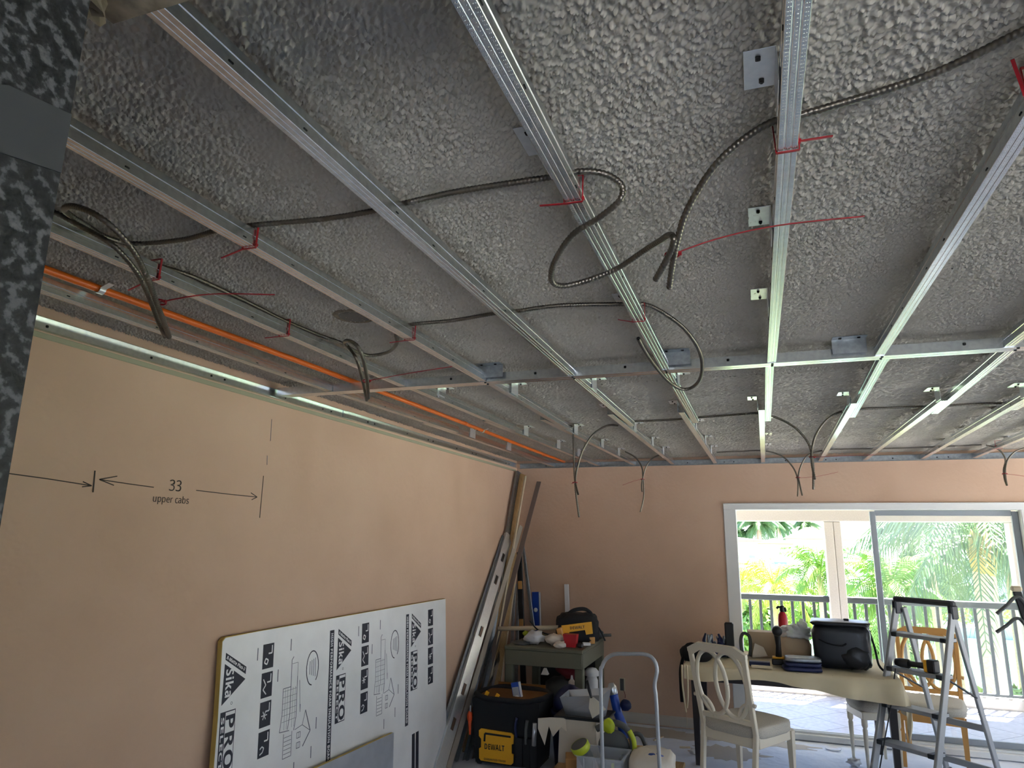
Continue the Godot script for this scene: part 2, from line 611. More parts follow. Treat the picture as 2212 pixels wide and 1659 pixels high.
	blob(st, V(-0.68, 2.30, -0.425), V(0.011, 0.035, 0.012), 0.9, 9, Basis(), 11, 8)
	solo("plaster_remnant", st, mt.plaster_edge, "crumbling scrap of plaster where the dark partition meets the soffit", "plaster")
	# baseboard along the back wall
	st = sb()
	prism(st, PackedVector2Array([Vector2(0, 0.012), Vector2(0.014, 0.012), Vector2(0.014, 0.085), Vector2(0.006, 0.1), Vector2(0, 0.1)]), -0.32 - LX, 0.0, Transform3D(Basis(V(0, 0, 1), V(0, 1, 0), V(-1, 0, 0)), V(-0.32, 0, BZ)))
	struct("baseboard_back", st, mt.baseboard_paint)

func build_door() -> void:
	var d := struct_node("door_1")
	var st := sb()
	# white jamb and head of the sliding door
	cb(st, V(-0.25, 1.04, BZ - 0.06), V(0.12, 2.08, 0.14), 0.006)
	cb(st, V(2.23, 1.04, BZ - 0.06), V(0.12, 2.08, 0.14), 0.006)
	part(d, "jamb", st, mt.frame_white)
	st = sb()
	cb(st, V(0.99, 2.066, BZ - 0.06), V(2.6, 0.058, 0.15), 0.006)
	cb(st, V(0.99, 2.094, BZ + 0.012), V(2.6, 0.012, 0.03), 0.003)
	part(d, "head", st, mt.frame_white)
	st = sb()
	cb(st, V(0.99, 0.03, BZ - 0.06), V(2.36, 0.05, 0.15), 0.005)
	cb(st, V(0.99, 0.064, BZ - 0.03), V(2.36, 0.02, 0.012), 0.002)
	cb(st, V(0.99, 0.064, BZ - 0.085), V(2.36, 0.02, 0.012), 0.002)
	part(d, "sill_track", st, mt.frame_white)
	# sliding sash with glass on the right half, the left half is open
	st = sb()
	for x in [1.02, 2.145]:
		cb(st, V(x, 1.05, BZ - 0.085), V(0.05, 1.95, 0.035), 0.004)
	for y in [0.1, 2.01]:
		cb(st, V(1.58, y, BZ - 0.085), V(1.08, 0.05, 0.033), 0.004)
	var sash := part(d, "sash", st, mt.frame_grey)
	st = sb()
	bx(st, V(1.5825, 1.055, BZ - 0.085), V(1.075, 1.86, 0.005))
	part(sash, "pane", st, mt.glass)

func build_balcony() -> void:
	var bal := struct_node("floor_balcony")
	var st := sb()
	bx(st, V(1.5, -0.11, -8.5), V(9.0, 0.16, 2.2))
	part(bal, "bed", st, mt.grout)
	var meshes := {}
	var area := PackedVector2Array([Vector2(-2.9, -9.42), Vector2(5.8, -9.42), Vector2(5.8, -7.42), Vector2(-2.9, -7.42)])
	var s := 0.44
	for i in range(-14, 28):
		for j in range(-30, 4):
			var c := Vector2(0.1, -8.3) + Vector2(1, 1).normalized() * s * i + Vector2(1, -1).normalized() * s * (j + 14)
			if c.x < -1.2 or c.x > 3.4 or c.y < -9.8 or c.y > -7.1:
				continue
			var h := s * 0.7071 - 0.004
			var dia := PackedVector2Array([c + Vector2(h, 0), c + Vector2(0, h), c - Vector2(h, 0), c - Vector2(0, h)])
			for poly in Geometry2D.intersect_polygons(dia, area):
				if poly.size() < 3:
					continue
				st = sb()
				prism(st, poly, 0.028, 0.035 + 0.001 * float((i * 7 + j * 3) % 3), Transform3D(Basis(V(1, 0, 0), V(0, 0, 1), V(0, -1, 0)), V(0, 0, 0)))
				part(bal, "tile", st, mt.tile_lavender)
	# ceiling, front beam, columns, kerb
	st = sb()
	bx(st, V(1.5, 2.72, -8.5), V(9.0, 0.2, 2.2))
	struct("ceiling_balcony", st, mt.stucco_beam)
	var bm := struct_node("trim_beam")
	for k in 3:
		st = sb()
		cb(st, V(1.5, 2.08 + k * 0.2 , -9.45 + 0.006 * k), V(9.0, 0.196, 0.2), 0.008)
		part(bm, "board", st, mt.stucco_beam)
	for x in [-1.3, 0.86, 2.83]:
		var w := 0.195 if x < 2 else 0.28
		var c := struct_node("trim_column")
		st = sb()
		cb(st, V(x - w * 0.22, 1.005, -9.45), V(w * 0.54, 1.95, 0.19), 0.008)
		part(c, "board", st, mt.stucco_beam)
		st = sb()
		cb(st, V(x + w * 0.28, 1.005, -9.455), V(w * 0.44, 1.95, 0.19), 0.008)
		part(c, "board", st, mt.stucco_beam)
	st = sb()
	cb(st, V(1.5, 0.02, -9.47), V(9.0, 0.13, 0.14), 0.01)
	struct("trim_kerb", st, mt.stucco_beam)
	# railing in three bays
	for bay in [[-1.2, 0.762, "balcony railing bay left of the middle column, above the canal", 0], [0.958, 2.69, "balcony railing bay right of the middle column, behind the ladder", 1]]:
		var r := thing("balcony_railing", bay[2], "railing", V(0, 0, -9.45), 0.0, "balcony railing bays")
		var a: float = bay[0]
		var b: float = bay[1]
		st = sb()
		cb(st, V((a + b) / 2, 1.062, 0), V(b - a, 0.075, 0.06), 0.008)
		part(r, "top_rail", st, mt.rail_grey)
		st = sb()
		cb(st, V((a + b) / 2, 0.112, 0), V(b - a, 0.03, 0.03), 0.004)
		part(r, "bottom_rail", st, mt.rail_grey)
		var n := int((b - a) / 0.117)
		st = sb()
		cb(st, Vector3.ZERO, V(0.034, 0.93, 0.022), 0.004)
		st.generate_normals()
		var bm2 := st.commit()
		for k in n:
			part_mesh(r, "baluster", bm2, mt.rail_grey, Transform3D(Basis(), V(a + (k + 0.6) * (b - a) / n, 0.588, 0)))

# ------------------------------------------------------------------ outside
func frond_mesh(len: float, rise: float, droop: float, leaf: float, sd: int, wid := 0.022) -> ArrayMesh:
	var r := RandomNumberGenerator.new()
	r.seed = sd
	var st := sb()
	var pts := []
	var rad := []
	var n := 12
	for i in n + 1:
		var t := float(i) / n
		pts.append(V(0, rise * sin(t * PI * 0.5) * len * 0.6 - droop * t * t * len, -t * len * (1.0 - 0.25 * droop * t)))
		rad.append(lerpf(0.03, 0.006, t))
	tube(st, pts, rad, 4)
	for i in range(1, 27):
		var t := 0.08 + 0.92 * i / 26.0
		var k := clampi(int(t * n), 0, n - 1)
		var p: Vector3 = pts[k].lerp(pts[k + 1], t * n - k)
		var d: Vector3 = (pts[k + 1] - pts[k]).normalized()
		var l := leaf * (0.35 + 0.65 * sin(PI * clampf(t * 0.9 + 0.08, 0, 1)))
		for s in [-1.0, 1.0]:
			var out: Vector3 = (V(s, 0, 0) * 0.8 + d * 0.7 + V(0, -0.25 - 0.5 * r.randf(), 0)).normalized()
			var tip: Vector3 = p + out * l + V(0, -l * (0.25 + 0.5 * droop), 0)
			var mid: Vector3 = p + out * l * 0.55
			var w: Vector3 = d * wid
			quad(st, p - w * 0.6, p + w * 0.6, mid + w, mid - w, V(0, 1, 0))
			tri(st, mid - w, mid + w, tip, V(0, 1, 0))
	st.generate_normals()
	return st.commit()

func palm(label: String, at: Vector3, h: float, r: float, fl: float, nf: int, m: Material, sd: int, lean := Vector3.ZERO, shaft := false) -> void:
	var rr := RandomNumberGenerator.new()
	rr.seed = sd
	var o := thing("palm_tree", label, "palm", at, 0.0, "palms beyond the balcony")
	var st := sb(true)
	var pts := []
	var rad := []
	for i in 25:
		var t := i / 24.0
		pts.append(V(0, t * h, 0) + lean * t * t)
		rad.append(r * (1.15 - 0.35 * t) * (1.0 + 0.04 * (i % 2)))
	tube(st, pts, rad, 10)
	part(o, "trunk", st, mt.palm_bark)
	var top: Vector3 = V(0, h, 0) + lean
	var wd := 0.022 if at.z > -50 else 0.07
	if shaft:
		st = sb(true)
		tube(st, [top - V(0, fl * 0.28, 0), top - V(0, fl * 0.1, 0), top + V(0, fl * 0.12, 0)], [r * 0.85, r * 1.15, r * 0.5], 10)
		part(o, "crown_shaft", st, mt.crown_shaft)
	var ms := [frond_mesh(fl, 0.9, 0.35, fl * 0.26, sd, wd), frond_mesh(fl, 0.6, 0.6, fl * 0.28, sd + 1, wd), frond_mesh(fl * 0.9, 0.25, 0.85, fl * 0.26, sd + 2, wd)]
	for i in nf:
		var b := Basis(Vector3.UP, TAU * i * 0.381966 + rr.randf() * 0.4) * Basis(Vector3.RIGHT, lerpf(0.5, -0.25, float(i) / nf))
		part_mesh(o, "frond", ms[clampi(i * 3 / nf, 0, 2)], m, Transform3D(b, top))

func shrub(called: String, label: String, at: Vector3, size: Vector3, n: int, leaf: float, m: Material, sd: int, group := "") -> void:
	var r := RandomNumberGenerator.new()
	r.seed = sd
	var st := sb()
	for i in n:
		var d := V(r.randfn(), r.randfn(), r.randfn()).normalized()
		if d.y < -0.3:
			d.y = -d.y
		var p := d * size * (0.75 + 0.3 * r.randf())
		var u := V(r.randfn(), r.randfn(), r.randfn()).normalized()
		var v := u.cross(d).normalized() * leaf * 0.35
		u = (u - d * u.dot(d) * 0.5).normalized() * leaf * (0.6 + 0.7 * r.randf())
		tri(st, p - v, p + v, p + u, d)
		tri(st, p - v, p + v, p - u * 0.4, d)
	var o := part(self, numbered(called), st, m)
	o.position = at
	tag(o, label, "shrub" if called != "hedge" else "hedge", group)

func hedge(label: String, a: Vector3, b: Vector3, h: float, w: float, m: Material, sd: int) -> void:
	var r := RandomNumberGenerator.new()
	r.seed = sd
	var st := sb()
	var ln := a.distance_to(b)
	var d := (b - a) / ln
	var cr := d.cross(Vector3.UP)
	for i in int(ln * 110):
		var p: Vector3 = d * r.randf() * ln + V(0, pow(r.randf(), 0.6) * h, 0) + cr * (r.randf() - 0.5) * w
		var u := V(r.randfn(), r.randfn() * 0.6, r.randfn()).normalized() * 0.22
		var v := V(r.randfn(), r.randfn(), r.randfn()).normalized() * 0.14
		tri(st, p - u, p + u, p + v, V(0, 1, 0))
	var o := part(self, numbered("hedge"), st, m)
	o.position = a
	tag(o, label, "hedge", "hedges on the far bank")

func house(label: String, x0: float, x1: float, z0: float, z1: float, y0: float, eave: float, ridge: float, wins: Array, roof: Material) -> void:
	var o := thing("house", label, "house", V((x0 + x1) / 2, y0, (z0 + z1) / 2), 0.0, "white houses across the canal")
	var st := sb()
	var w := x1 - x0
	var d := absf(z1 - z0)
	bx(st, V(0, (eave - y0) / 2, 0), V(w, eave - y0, d))
	part(o, "wall", st, mt.house_white)
	st = sb()
	var ey := eave - y0
	var ry := ridge - y0
	var e := 0.5
	var c := [V(-w / 2 - e, ey, d / 2 + e), V(w / 2 + e, ey, d / 2 + e), V(w / 2 + e, ey, -d / 2 - e), V(-w / 2 - e, ey, -d / 2 - e)]
	var inset := minf(w, d) * 0.42
	var ra := V(-w / 2 + inset, ry, 0)
	var rb := V(w / 2 - inset, ry, 0)
	quad(st, c[0], c[1], rb, ra, V(0, 1, 1))
	quad(st, c[2], c[3], ra, rb, V(0, 1, -1))
	tri(st, c[0], c[3], ra, V(-1, 1, 0))
	tri(st, c[1], c[2], rb, V(1, 1, 0))
	quad(st, c[0], c[1], c[2], c[3], V(0, -1, 0))
	var rf := part(o, "roof", st, roof)
	st = sb()
	cb(st, V(0, ey - 0.04, d / 2 + e), V(w + 2 * e, 0.12, 0.1), 0.02)
	part(rf, "eave", st, mt.roof_tile)
	for q in wins:
		st = sb()
		cb(st, V(q[0], q[1], d / 2 + 0.03), V(q[2] + 0.16, q[3] + 0.16, 0.08), 0.02)
		var f := part(o, "window", st, mt.house_white)
		st = sb()
		bx(st, V(q[0], q[1], d / 2 + 0.075), V(q[2], q[3], 0.02))
		part(f, "pane", st, mt.far_glass)

func build_outside() -> void:
	var st := sb()
	bx(st, V(5, -5.2, -22), V(160, 2.5, 18))
	struct("ground_near", st, mt.grass)
	st = sb()
	bx(st, V(5, -5.2, -98), V(260, 2.6, 80))
	struct("ground_far", st, mt.seawall)
	st = sb()
	bx(st, V(45, -5.2, -2), V(80, 2.5, 22))
	bx(st, V(0, -5.2, 24), V(170, 2.5, 36))
	bx(st, V(-45, -5.2, -2), V(80, 2.5, 22))
	struct("ground_side", st, mt.seawall)
	st = sb()
	bx(st, V(5, -4.75, -45), V(220, 0.3, 30))
	var wa := struct("water", st, mt.water)
	st = sb()
	cb(st, V(5, -4.35, -57.6), V(200, 0.9, 0.6), 0.05)
	solo("seawall", st, mt.seawall, "low pale seawall along the far side of the canal", "wall")
	st = sb()
	cb(st, V(5, -4.2, -31.2), V(150, 0.7, 0.5), 0.05)
	solo("seawall", st, mt.seawall, "low pale seawall along the near side of the canal", "wall")
	var po := thing("swimming_pool", "small cyan pool on the lawn, glimpsed under the table", "pool", V(1.9, -3.95, -29.2))
	st = sb()
	cb(st, V(0, 0.04, 0), V(4.4, 0.1, 2.2), 0.03)
	part(po, "coping", st, mt.house_white)
	st = sb()
	bx(st, V(0, 0.085, 0), V(3.8, 0.02, 1.7))
	part(po, "water", st, mt.cyan_glass)
	# houses
	house("white house with low hipped roof left of the balcony column", 2.9, 6.4, -76, -71, -3.95, 1.95, 3.0, [[-0.7, 4.1, 0.8, 1.3]], mt.roof_pale)
	house("white house with tiled eave right of the balcony column", 7.2, 11.0, -84, -79, -3.95, 1.9, 2.7, [[-0.4, 4.2, 0.9, 1.0]], mt.roof_pale)
	house("long pale house at the left edge of the door view", -6.0, 0.1, -74, -69, -3.95, 1.7, 2.0, [[2.3, 3.2, 0.5, 2.2], [1.2, 3.2, 0.5, 2.2]], mt.roof_pale)
	house("pale house with open porch beside the palm trunk, far left", 0.42, 2.25, -67, -64, -3.95, 1.5, 1.9, [[0.2, 3.4, 1.2, 1.0]], mt.roof_pale)
	house("broad white building behind the thick palm trunk", 10.8, 30.0, -74, -63, -3.95, 1.6, 2.6, [[-8.2, 2.2, 0.4, 1.4], [-7.5, 2.2, 0.4, 1.4], [-6.5, 2.1, 1.1, 0.9], [-4.2, 3.2, 0.9, 1.1], [0.2, 3.2, 0.9, 1.1], [-4.2, 0.7, 0.9, 1.3]], mt.roof_pale)
	st = sb()
	cb(st, V(1.3, -2.6, -60.5), V(3.4, 1.5, 0.3), 0.03)
	solo("garden_wall", st, mt.house_white, "low white garden wall across the canal, above the railing", "wall")
	# boat
	var bo := thing("motor_boat", "small white boat moored at the far seawall, left side", "boat", V(-0.9, -4.55, -54.6), 0.2)
	st = sb()
	prism(st, PackedVector2Array([Vector2(-2.4, 0.0), Vector2(1.8, 0.0), Vector2(2.8, 0.95), Vector2(-2.6, 0.8)]), -0.8, 0.8)
	part(bo, "hull", st, mt.house_white)
	st = sb()
	cb(st, V(-0.4, 1.25, 0), V(1.6, 0.8, 1.1), 0.1)
	part(bo, "cabin", st, mt.far_glass)
	# palms and shrubs
	palm("thick trunked palm close to the balcony, right part of the view", V(4.04, -4.0, -16), 5.85, 0.22, 2.6, 26, mt.leaf_dark, 11, V(0.05, 0, 0), true)
	palm("tall far palm with round crown at the left of the door view", V(0.12, -4, -78), 7.4, 0.28, 2.9, 30, mt.leaf_dark, 12)
	palm("drooping palm in front of the white house, left of the column", V(1.75, -4, -24), 4.75, 0.12, 1.5, 22, mt.leaf, 13)
	palm("drooping palm right of the balcony column", V(2.95, -4, -19.5), 4.55, 0.12, 1.6, 24, mt.leaf, 14)
	palm("yellow green palm at the left edge of the door view", V(-0.72, -4, -29.6), 4.15, 0.13, 1.7, 20, mt.leaf_yellow, 15)
	palm("bright palm beside the pale house, left part of the view", V(0.45, -4, -27.2), 4.0, 0.13, 1.8, 20, mt.leaf_yellow, 16)
	palm("grey green palm behind the thick trunk, on its left", V(4.6, -4, -23), 5.6, 0.13, 2.2, 24, mt.leaf_dark, 17)
	palm("slender small palm in front of the broad white building", V(6.45, -4, -29.6), 4.1, 0.09, 1.2, 16, mt.leaf_dark, 18)
	palm("slender palm right of the thick trunk", V(8.2, -4, -29.4), 5.1, 0.1, 1.6, 18, mt.leaf_dark, 19)
	palm("feathery palm low between column and ladder", V(4.2, -4, -26), 4.2, 0.12, 1.7, 24, mt.leaf, 20)
	palm("far dark palm left of the hipped roof", V(2.2, -4, -82), 7.4, 0.2, 2.2, 22, mt.leaf_dark, 22)
	palm("far palm peeping over the hipped roof", V(5.0, -4, -84), 7.4, 0.2, 1.9, 18, mt.leaf_dark, 23)
	palm("far palm right of the tiled eave", V(12.8, -4, -84), 7.0, 0.2, 2.0, 18, mt.leaf_dark, 24)
	var gs := "shrubs beyond the balcony"
	shrub("shrub", "dense dark tree crown at the upper right of the door view", V(6.0, 2.3, -26), V(2.2, 1.1, 1.4), 2600, 0.32, mt.leaf_dark, 31, gs)
	shrub("shrub", "leafy green shrub mass below the yellow palms", V(-0.15, -2.2, -28.6), V(1.2, 1.5, 0.8), 1600, 0.3, mt.leaf, 32, gs)
	shrub("shrub", "leafy shrub just left of the balcony column", V(2.0, -1.5, -29.6), V(1.4, 1.5, 1.0), 1500, 0.26, mt.leaf, 33, gs)
	shrub("shrub", "leafy shrub low behind the railing right of the column", V(3.6, -2.2, -27), V(1.3, 1.3, 1.0), 1500, 0.22, mt.leaf, 34, gs)
	shrub("shrub", "yellow green bush low at the right, below the trunk", V(6.2, -3.1, -24), V(0.9, 1.0, 0.8), 1300, 0.2, mt.leaf_yellow, 35, gs)
	shrub("shrub", "round tree left of the far tiled eave", V(-2.2, 1.4, -78), V(1.6, 1.6, 1.2), 900, 0.4, mt.leaf_dark, 36, gs)
	hedge("clipped yellow green hedge on the far bank, left of the column", V(-4, -4.0, -60), V(6, -4.0, -59), 1.1, 1.2, mt.leaf_yellow, 41)
	hedge("clipped hedge on the far bank, right of the column", V(7, -4.0, -59), V(22, -4.0, -58.6), 1.2, 1.2, mt.leaf_yellow, 42)
	hedge("dark hedge behind the clipped yellow one", V(-4, -4.0, -61.9), V(22, -4.0, -61.3), 2.2, 1.2, mt.leaf_dark, 43)

# ------------------------------------------------------------------ steel under the ceiling
func section(w := 0.036, h := 0.045) -> PackedVector2Array:
	var o := [Vector2(0, h), Vector2(0, 0.028), Vector2(0.0016, 0.0265), Vector2(0.0016, 0.0185), Vector2(0, 0.017), Vector2(0, 0.001), Vector2(0.001, 0), Vector2(0.010, 0), Vector2(0.011, 0.0009), Vector2(0.013, 0.0009), Vector2(0.014, 0)]
	var p := PackedVector2Array()
	for v in o:
		p.append(v)
	for i in range(o.size() - 1, -1, -1):
		p.append(Vector2(w - o[i].x, o[i].y))
	for v in [Vector2(w - 0.0022, h), Vector2(w - 0.0022, 0.029), Vector2(w - 0.0036, 0.027), Vector2(w - 0.0036, 0.018), Vector2(w - 0.0022, 0.016), Vector2(w - 0.0022, 0.0022), Vector2(0.0022, 0.0022), Vector2(0.0022, 0.016), Vector2(0.0036, 0.018), Vector2(0.0036, 0.027), Vector2(0.0022, 0.029), Vector2(0.0022, h)]:
		p.append(v)
	return p

# channel from (xa, za) to (xb, zb), x being its left side
func channel(label: String, xa: float, za: float, xb: float, zb: float, knurl := false, y := FB) -> Node3D:
	var o := thing("ceiling_channel", label, "steel channel", V(xa, y, za), atan2(-(xb - xa), -(zb - za)) , "steel ceiling channels")
	o.rotation.y = atan2(xa - xb, za - zb)
	var st := sb()
	var ln := Vector2(xb - xa, zb - za).length()
	prism(st, section(), 0.0, ln, Transform3D(Basis(V(1, 0, 0), V(0, 1, 0), V(0, 0, -1)), V(0, 0, 0)))
	part(o, "profile", st, mt.galvanized)
	if knurl:
		st = sb()
		for row in [0.004, 0.0075, 0.018, 0.0285, 0.032]:
			for k in int(ln / 0.009):
				var c := V(row, 0.0001, -0.004 - k * 0.009)
				var a := c + V(-0.0013, 0, -0.0013)
				var b := c + V(0.0013, 0, -0.0013)
				var d := c + V(0.0013, 0, 0.0013)
				var f := c + V(-0.0013, 0, 0.0013)
				var t := c + V(0, -0.0011, 0)
				tri(st, a, b, t, V(0, -0.3, -1))
				tri(st, b, d, t, V(1, -0.3, 0))
				tri(st, d, f, t, V(0, -0.3, 1))
				tri(st, f, a, t, V(-1, -0.3, 0))
		var kn := part(o, "knurling", st, mt.galvanized)
		kn.set_meta("kind", "stuff")
	st = sb()
	var k := 0
	var zz := 0.25
	while zz < ln - 0.1:
		for sx in [-0.0006, 0.0366]:
			cb(st, V(sx, 0.010, -zz), V(0.0014, 0.0035, 0.011), 0.0005)
		zz += 0.2 if k % 2 == 0 else 0.36
		k += 1
	part(o, "slots", st, mt.screw_black).set_meta("kind", "stuff")
	return o

# L bracket: plate on the ceiling beside x, leg down the channel's side
func bracket(label: String, x: float, z: float, side: int) -> void:
	var o := thing("ceiling_bracket", label, "bracket", V(x, CY - 0.0075, z), 0.0, "brackets holding the channels to the ceiling")
	var st := sb()
	cb(st, V(side * 0.027, 0, 0), V(0.054, 0.002, 0.108), 0.0006)
	part(o, "plate", st, mt.galvanized_bright)
	st = sb()
	cb(st, V(side * 0.001, -0.033, 0), V(0.002, 0.066, 0.108), 0.0006)
	part(o, "leg", st, mt.galvanized_bright)
	for k in [-1, 1]:
		st = sb()
		cb(st, V(side * (0.027 + 0.003 * k), -0.0025, k * 0.032), V(0.009, 0.004, 0.012), 0.0012)
		cb(st, V(side * (0.027 + 0.003 * k), -0.0055, k * 0.033), V(0.005, 0.004, 0.006), 0.001)
		part(o, "screw", st, mt.screw_black)

func u_track(label: String, a: Vector3, b: Vector3, out: Vector3, h := 0.045, w := 0.03, m: Material = null) -> Node3D:
	# web against a wall from a to b, flanges pointing along out
	var o := thing("perimeter_track", label, "steel track", a, 0.0, "steel tracks round the ceiling")
	var d := b - a
	var st := sb()
	var c := d / 2
	beam(st, V(0, h / 2, 0) + out * 0.001, d + V(0, h / 2, 0) + out * 0.001, 0.002, h)
	part(o, "web", st, m if m else mt.galvanized)
	st = sb()
	beam(st, out * w / 2, d + out * w / 2, w, 0.002)
	part(o, "flange", st, m if m else mt.galvanized)
	st = sb()
	beam(st, out * w / 2 + V(0, h, 0), d + out * w / 2 + V(0, h, 0), w, 0.002)
	part(o, "flange", st, m if m else mt.galvanized)
	var ln := d.length()
	var dn := d / ln
	var z := 0.3
	var k := 0
	while z < ln - 0.05:
		st = sb()
		var bas := Basis(dn, V(0, 1, 0), out)
		cb(st, dn * z + V(0, h * 0.5, 0) + out * 0.003, V(0.01, 0.01, 0.005), 0.002, bas)
		part(o, "screw", st, mt.screw_black)
		z += [0.09, 0.48, 0.36][k % 3]
		k += 1
	return o

func build_ceiling_steel() -> void:
	var nm := ["nearest the left wall", "right of the orange pipe", "third from the left wall", "fourth from the left wall", "fifth from the left wall", "bright middle", "seventh from the left wall", "eighth from the left wall", "ninth from the left wall", "rightmost"]
	var fx := [-2.119, -1.683, -1.245, -0.801, -0.366, 0.081, 0.482, 0.93]
	for i in fx.size():
		var z0 := 0.6
		if i == 4:
			z0 = -0.53
		channel("steel channel %s, near run before the cross track" % nm[i], fx[i], z0, fx[i] if i < 6 else fx[i] + 0.012, -3.042, i >= 4)
	# runs beyond the cross track: first piece and the piece lapped beside it
	var p1 := [[-2.112, -2.06], [-1.665, -1.632], [-1.232, -1.246], [-0.795, -0.776], [-0.368, -0.36], [0.074, 0.085], [0.522, 0.57], [0.968, 1.01], [1.375, 1.40], [1.842, 1.85]]
	var p2 := [[-2.098, -2.05], [-1.67, -1.56], [-1.287, -1.185], [-0.832, -0.792], [-0.408, -0.376], [0.045, 0.072], [0.528, 0.585], [0.967, 0.965], [1.36, 1.439], [1.81, 1.848]]
	for i in 10:
		var zl := -4.58 - 0.05 * float((i * 3) % 4) * 0.3
		channel("steel channel %s, short run just beyond the cross track" % nm[i], p1[i][0], -3.114, p1[i][1], zl, i == 5 or i == 6)
		channel("steel channel %s, lapped run reaching the back wall" % nm[i], p2[i][0], -4.12 - 0.04 * float(i % 3), p2[i][1], -7.165, false, FB - 0.001)
	# cross tracks, two back to back
	for k in 2:
		var o := thing("cross_track", ["steel cross track on the camera side, spanning from the left wall", "steel cross track on the window side, back to back with the other"][k], "steel track", V(LX + 0.032, FB - 0.002, -3.046 - k * 0.034), 0.0, "steel tracks round the ceiling")
		var st := sb()
		bx(st, V(2.6, 0.021, -0.001 if k == 0 else -0.031), V(5.2, 0.042, 0.0018))
		part(o, "web", st, mt.galvanized)
		st = sb()
		cb(st, V(2.6, 0, -0.0155), V(5.2, 0.002, 0.031), 0.0006)
		part(o, "flange", st, mt.galvanized)
		for x in [1.24, 1.68, 2.11, 2.56, 2.98, 3.45]:
			st = sb()
			cb(st, V(x - 0.02, -0.0025, -0.012), V(0.01, 0.004, 0.01), 0.0015)
			part(o, "screw", st, mt.screw_black)
			if k == 0:
				st = sb()
				cb(st, V(x - 0.2, 0.026, 0.0015), V(0.011, 0.011, 0.005), 0.002)
				part(o, "screw", st, mt.screw_black)
	for x in [-1.18, -0.30, 0.40]:
		var o := thing("ceiling_bracket", "dark bracket on the cross track%s" % (" left of the others" if x < -1 else " by the round cable loop" if x < 0 else " right of the bright middle channel"), "bracket", V(x, CY - 0.0075, -3.02), 0.0, "brackets holding the channels to the ceiling")
		var st := sb()
		cb(st, V(0, 0, 0.02), V(0.13, 0.002, 0.05), 0.0006)
		part(o, "plate", st, mt.galvanized_dull)
		st = sb()
		cb(st, V(0, -0.03, -0.0035), V(0.13, 0.06, 0.002), 0.0006)
		part(o, "leg", st, mt.galvanized_dull)
		for k in [-1, 1]:
			st = sb()
			cb(st, V(k * 0.035, -0.003, 0.022), V(0.012, 0.005, 0.01), 0.0015)
			part(o, "screw", st, mt.screw_black)
	# tracks on the walls
	u_track("steel track on the left wall, near length", V(LX, 2.472, 0.5), V(LX, 2.476, -3.80), V(1, 0, 0))
	u_track("steel track on the left wall, far length reaching the corner", V(LX + 0.004, 2.478, -3.74), V(LX + 0.004, 2.486, -7.165), V(1, 0, 0))
	u_track("steel track along the top of the back wall", V(LX + 0.036, 2.484, BZ), V(3.4, 2.484, BZ), V(0, 0, 1), 0.05, 0.034, mt.galvanized_dull)
	var st := sb()
	cb(st, V(LX + 0.003, 2.458, -3.6), V(0.006, 0.022, 7.1), 0.002)
	struct("trim_bead", st, mt.pale_bead)
	# brackets
	var side := ["first", "second", "third", "fourth"]
	var zs := [-1.145, -1.745, -2.352]
	for k in 3:
		bracket("bright bracket plate left of the middle channel, %s from the camera" % side[k], 0.079, zs[k], -1)
	bracket("bracket plate half hidden beside the fifth channel, near the top of the photo", -0.369, -1.235, -1)
	bracket("bracket plate half hidden beside the fifth channel, above the round cable loop", -0.369, -2.26, -1)
	bracket("bracket on the right side of the seventh channel, near the right edge", 0.524, -2.12, 1)
	var zb := [-4.9, -5.71, -6.34]
	for i in range(0, 10):
		for k in 3:
			if i == 0 and k == 2:
				continue
			var f: float = (zb[k] + 4.15) / (-7.165 + 4.15)
			var x: float = lerpf(p2[i][0], p2[i][1], f) + 0.038
			bracket("far bracket on the channel %s, %s beyond the lap" % [nm[i], side[k]], x, zb[k] + 0.02 * (i % 2), 1)
	for i in [3, 4, 5, 6, 7, 8]:
		bracket("far bracket at the lap of the channel %s" % nm[i], p2[i][0] - 0.002, -4.2, -1)
	for i in [1, 2, 3, 4, 6, 7]:
		bracket("bracket just beyond the cross track on the channel %s" % nm[i], p1[i][0] + 0.04, -3.42, 1)
	# orange sprinkler pipe between the first two channels
	var pp := thing("sprinkler_pipe", "orange plastic pipe running along the ceiling near the left wall", "pipe")
	st = sb(true)
	tube(st, curve([V(-2.075, 2.545, 0.4), V(-2.055, 2.545, -1.2), V(-2.02, 2.545, -1.95), V(-1.985, 2.545, -3.0), V(-1.955, 2.545, -4.5), V(-1.945, 2.545, -6.0), V(-1.925, 2.545, -7.19)], 0.3), 0.013, 16)
	part(pp, "run", st, mt.orange_pipe)
	for z in [-4.52, -6.08, -6.5]:
		st = sb(true)
		lathe(st, [Vector2(0.013, -0.028), Vector2(0.0145, -0.026), Vector2(0.0145, 0.026), Vector2(0.013, 0.028)], 16, Transform3D(Basis(V(1, 0, 0), V(0, 0, 1), V(0, -1, 0)), V(-1.95, 2.545, z)))
		part(pp, "coupling", st, mt.orange_pipe)
	for hz in [[-1.60, -2.037, "bright strap hanger on the orange pipe beside the partition"], [-4.86, -1.953, "small strap hanger far along the orange pipe"]]:
		var h := thing("pipe_hanger", hz[2], "pipe hanger", V(hz[1], 2.545, hz[0]), 0.0, "strap hangers on the orange pipe")
		var prof := []
		for k in 11:
			var a := -PI * 0.95 + PI * 0.95 * k / 10.0
			prof.append(Vector2(cos(a) * 0.0165, sin(a) * 0.0165))
		st = sb()
		for k in 10:
			beam(st, V(prof[k].x, prof[k].y, 0), V(prof[k + 1].x, prof[k + 1].y, 0), 0.022, 0.0016, V(prof[k].x, prof[k].y, 0))
		part(h, "saddle", st, mt.galvanized_bright)
		st = sb()
		beam(st, V(0.0165, 0, 0), V(0.05, 0.012, 0), 0.022, 0.0016)
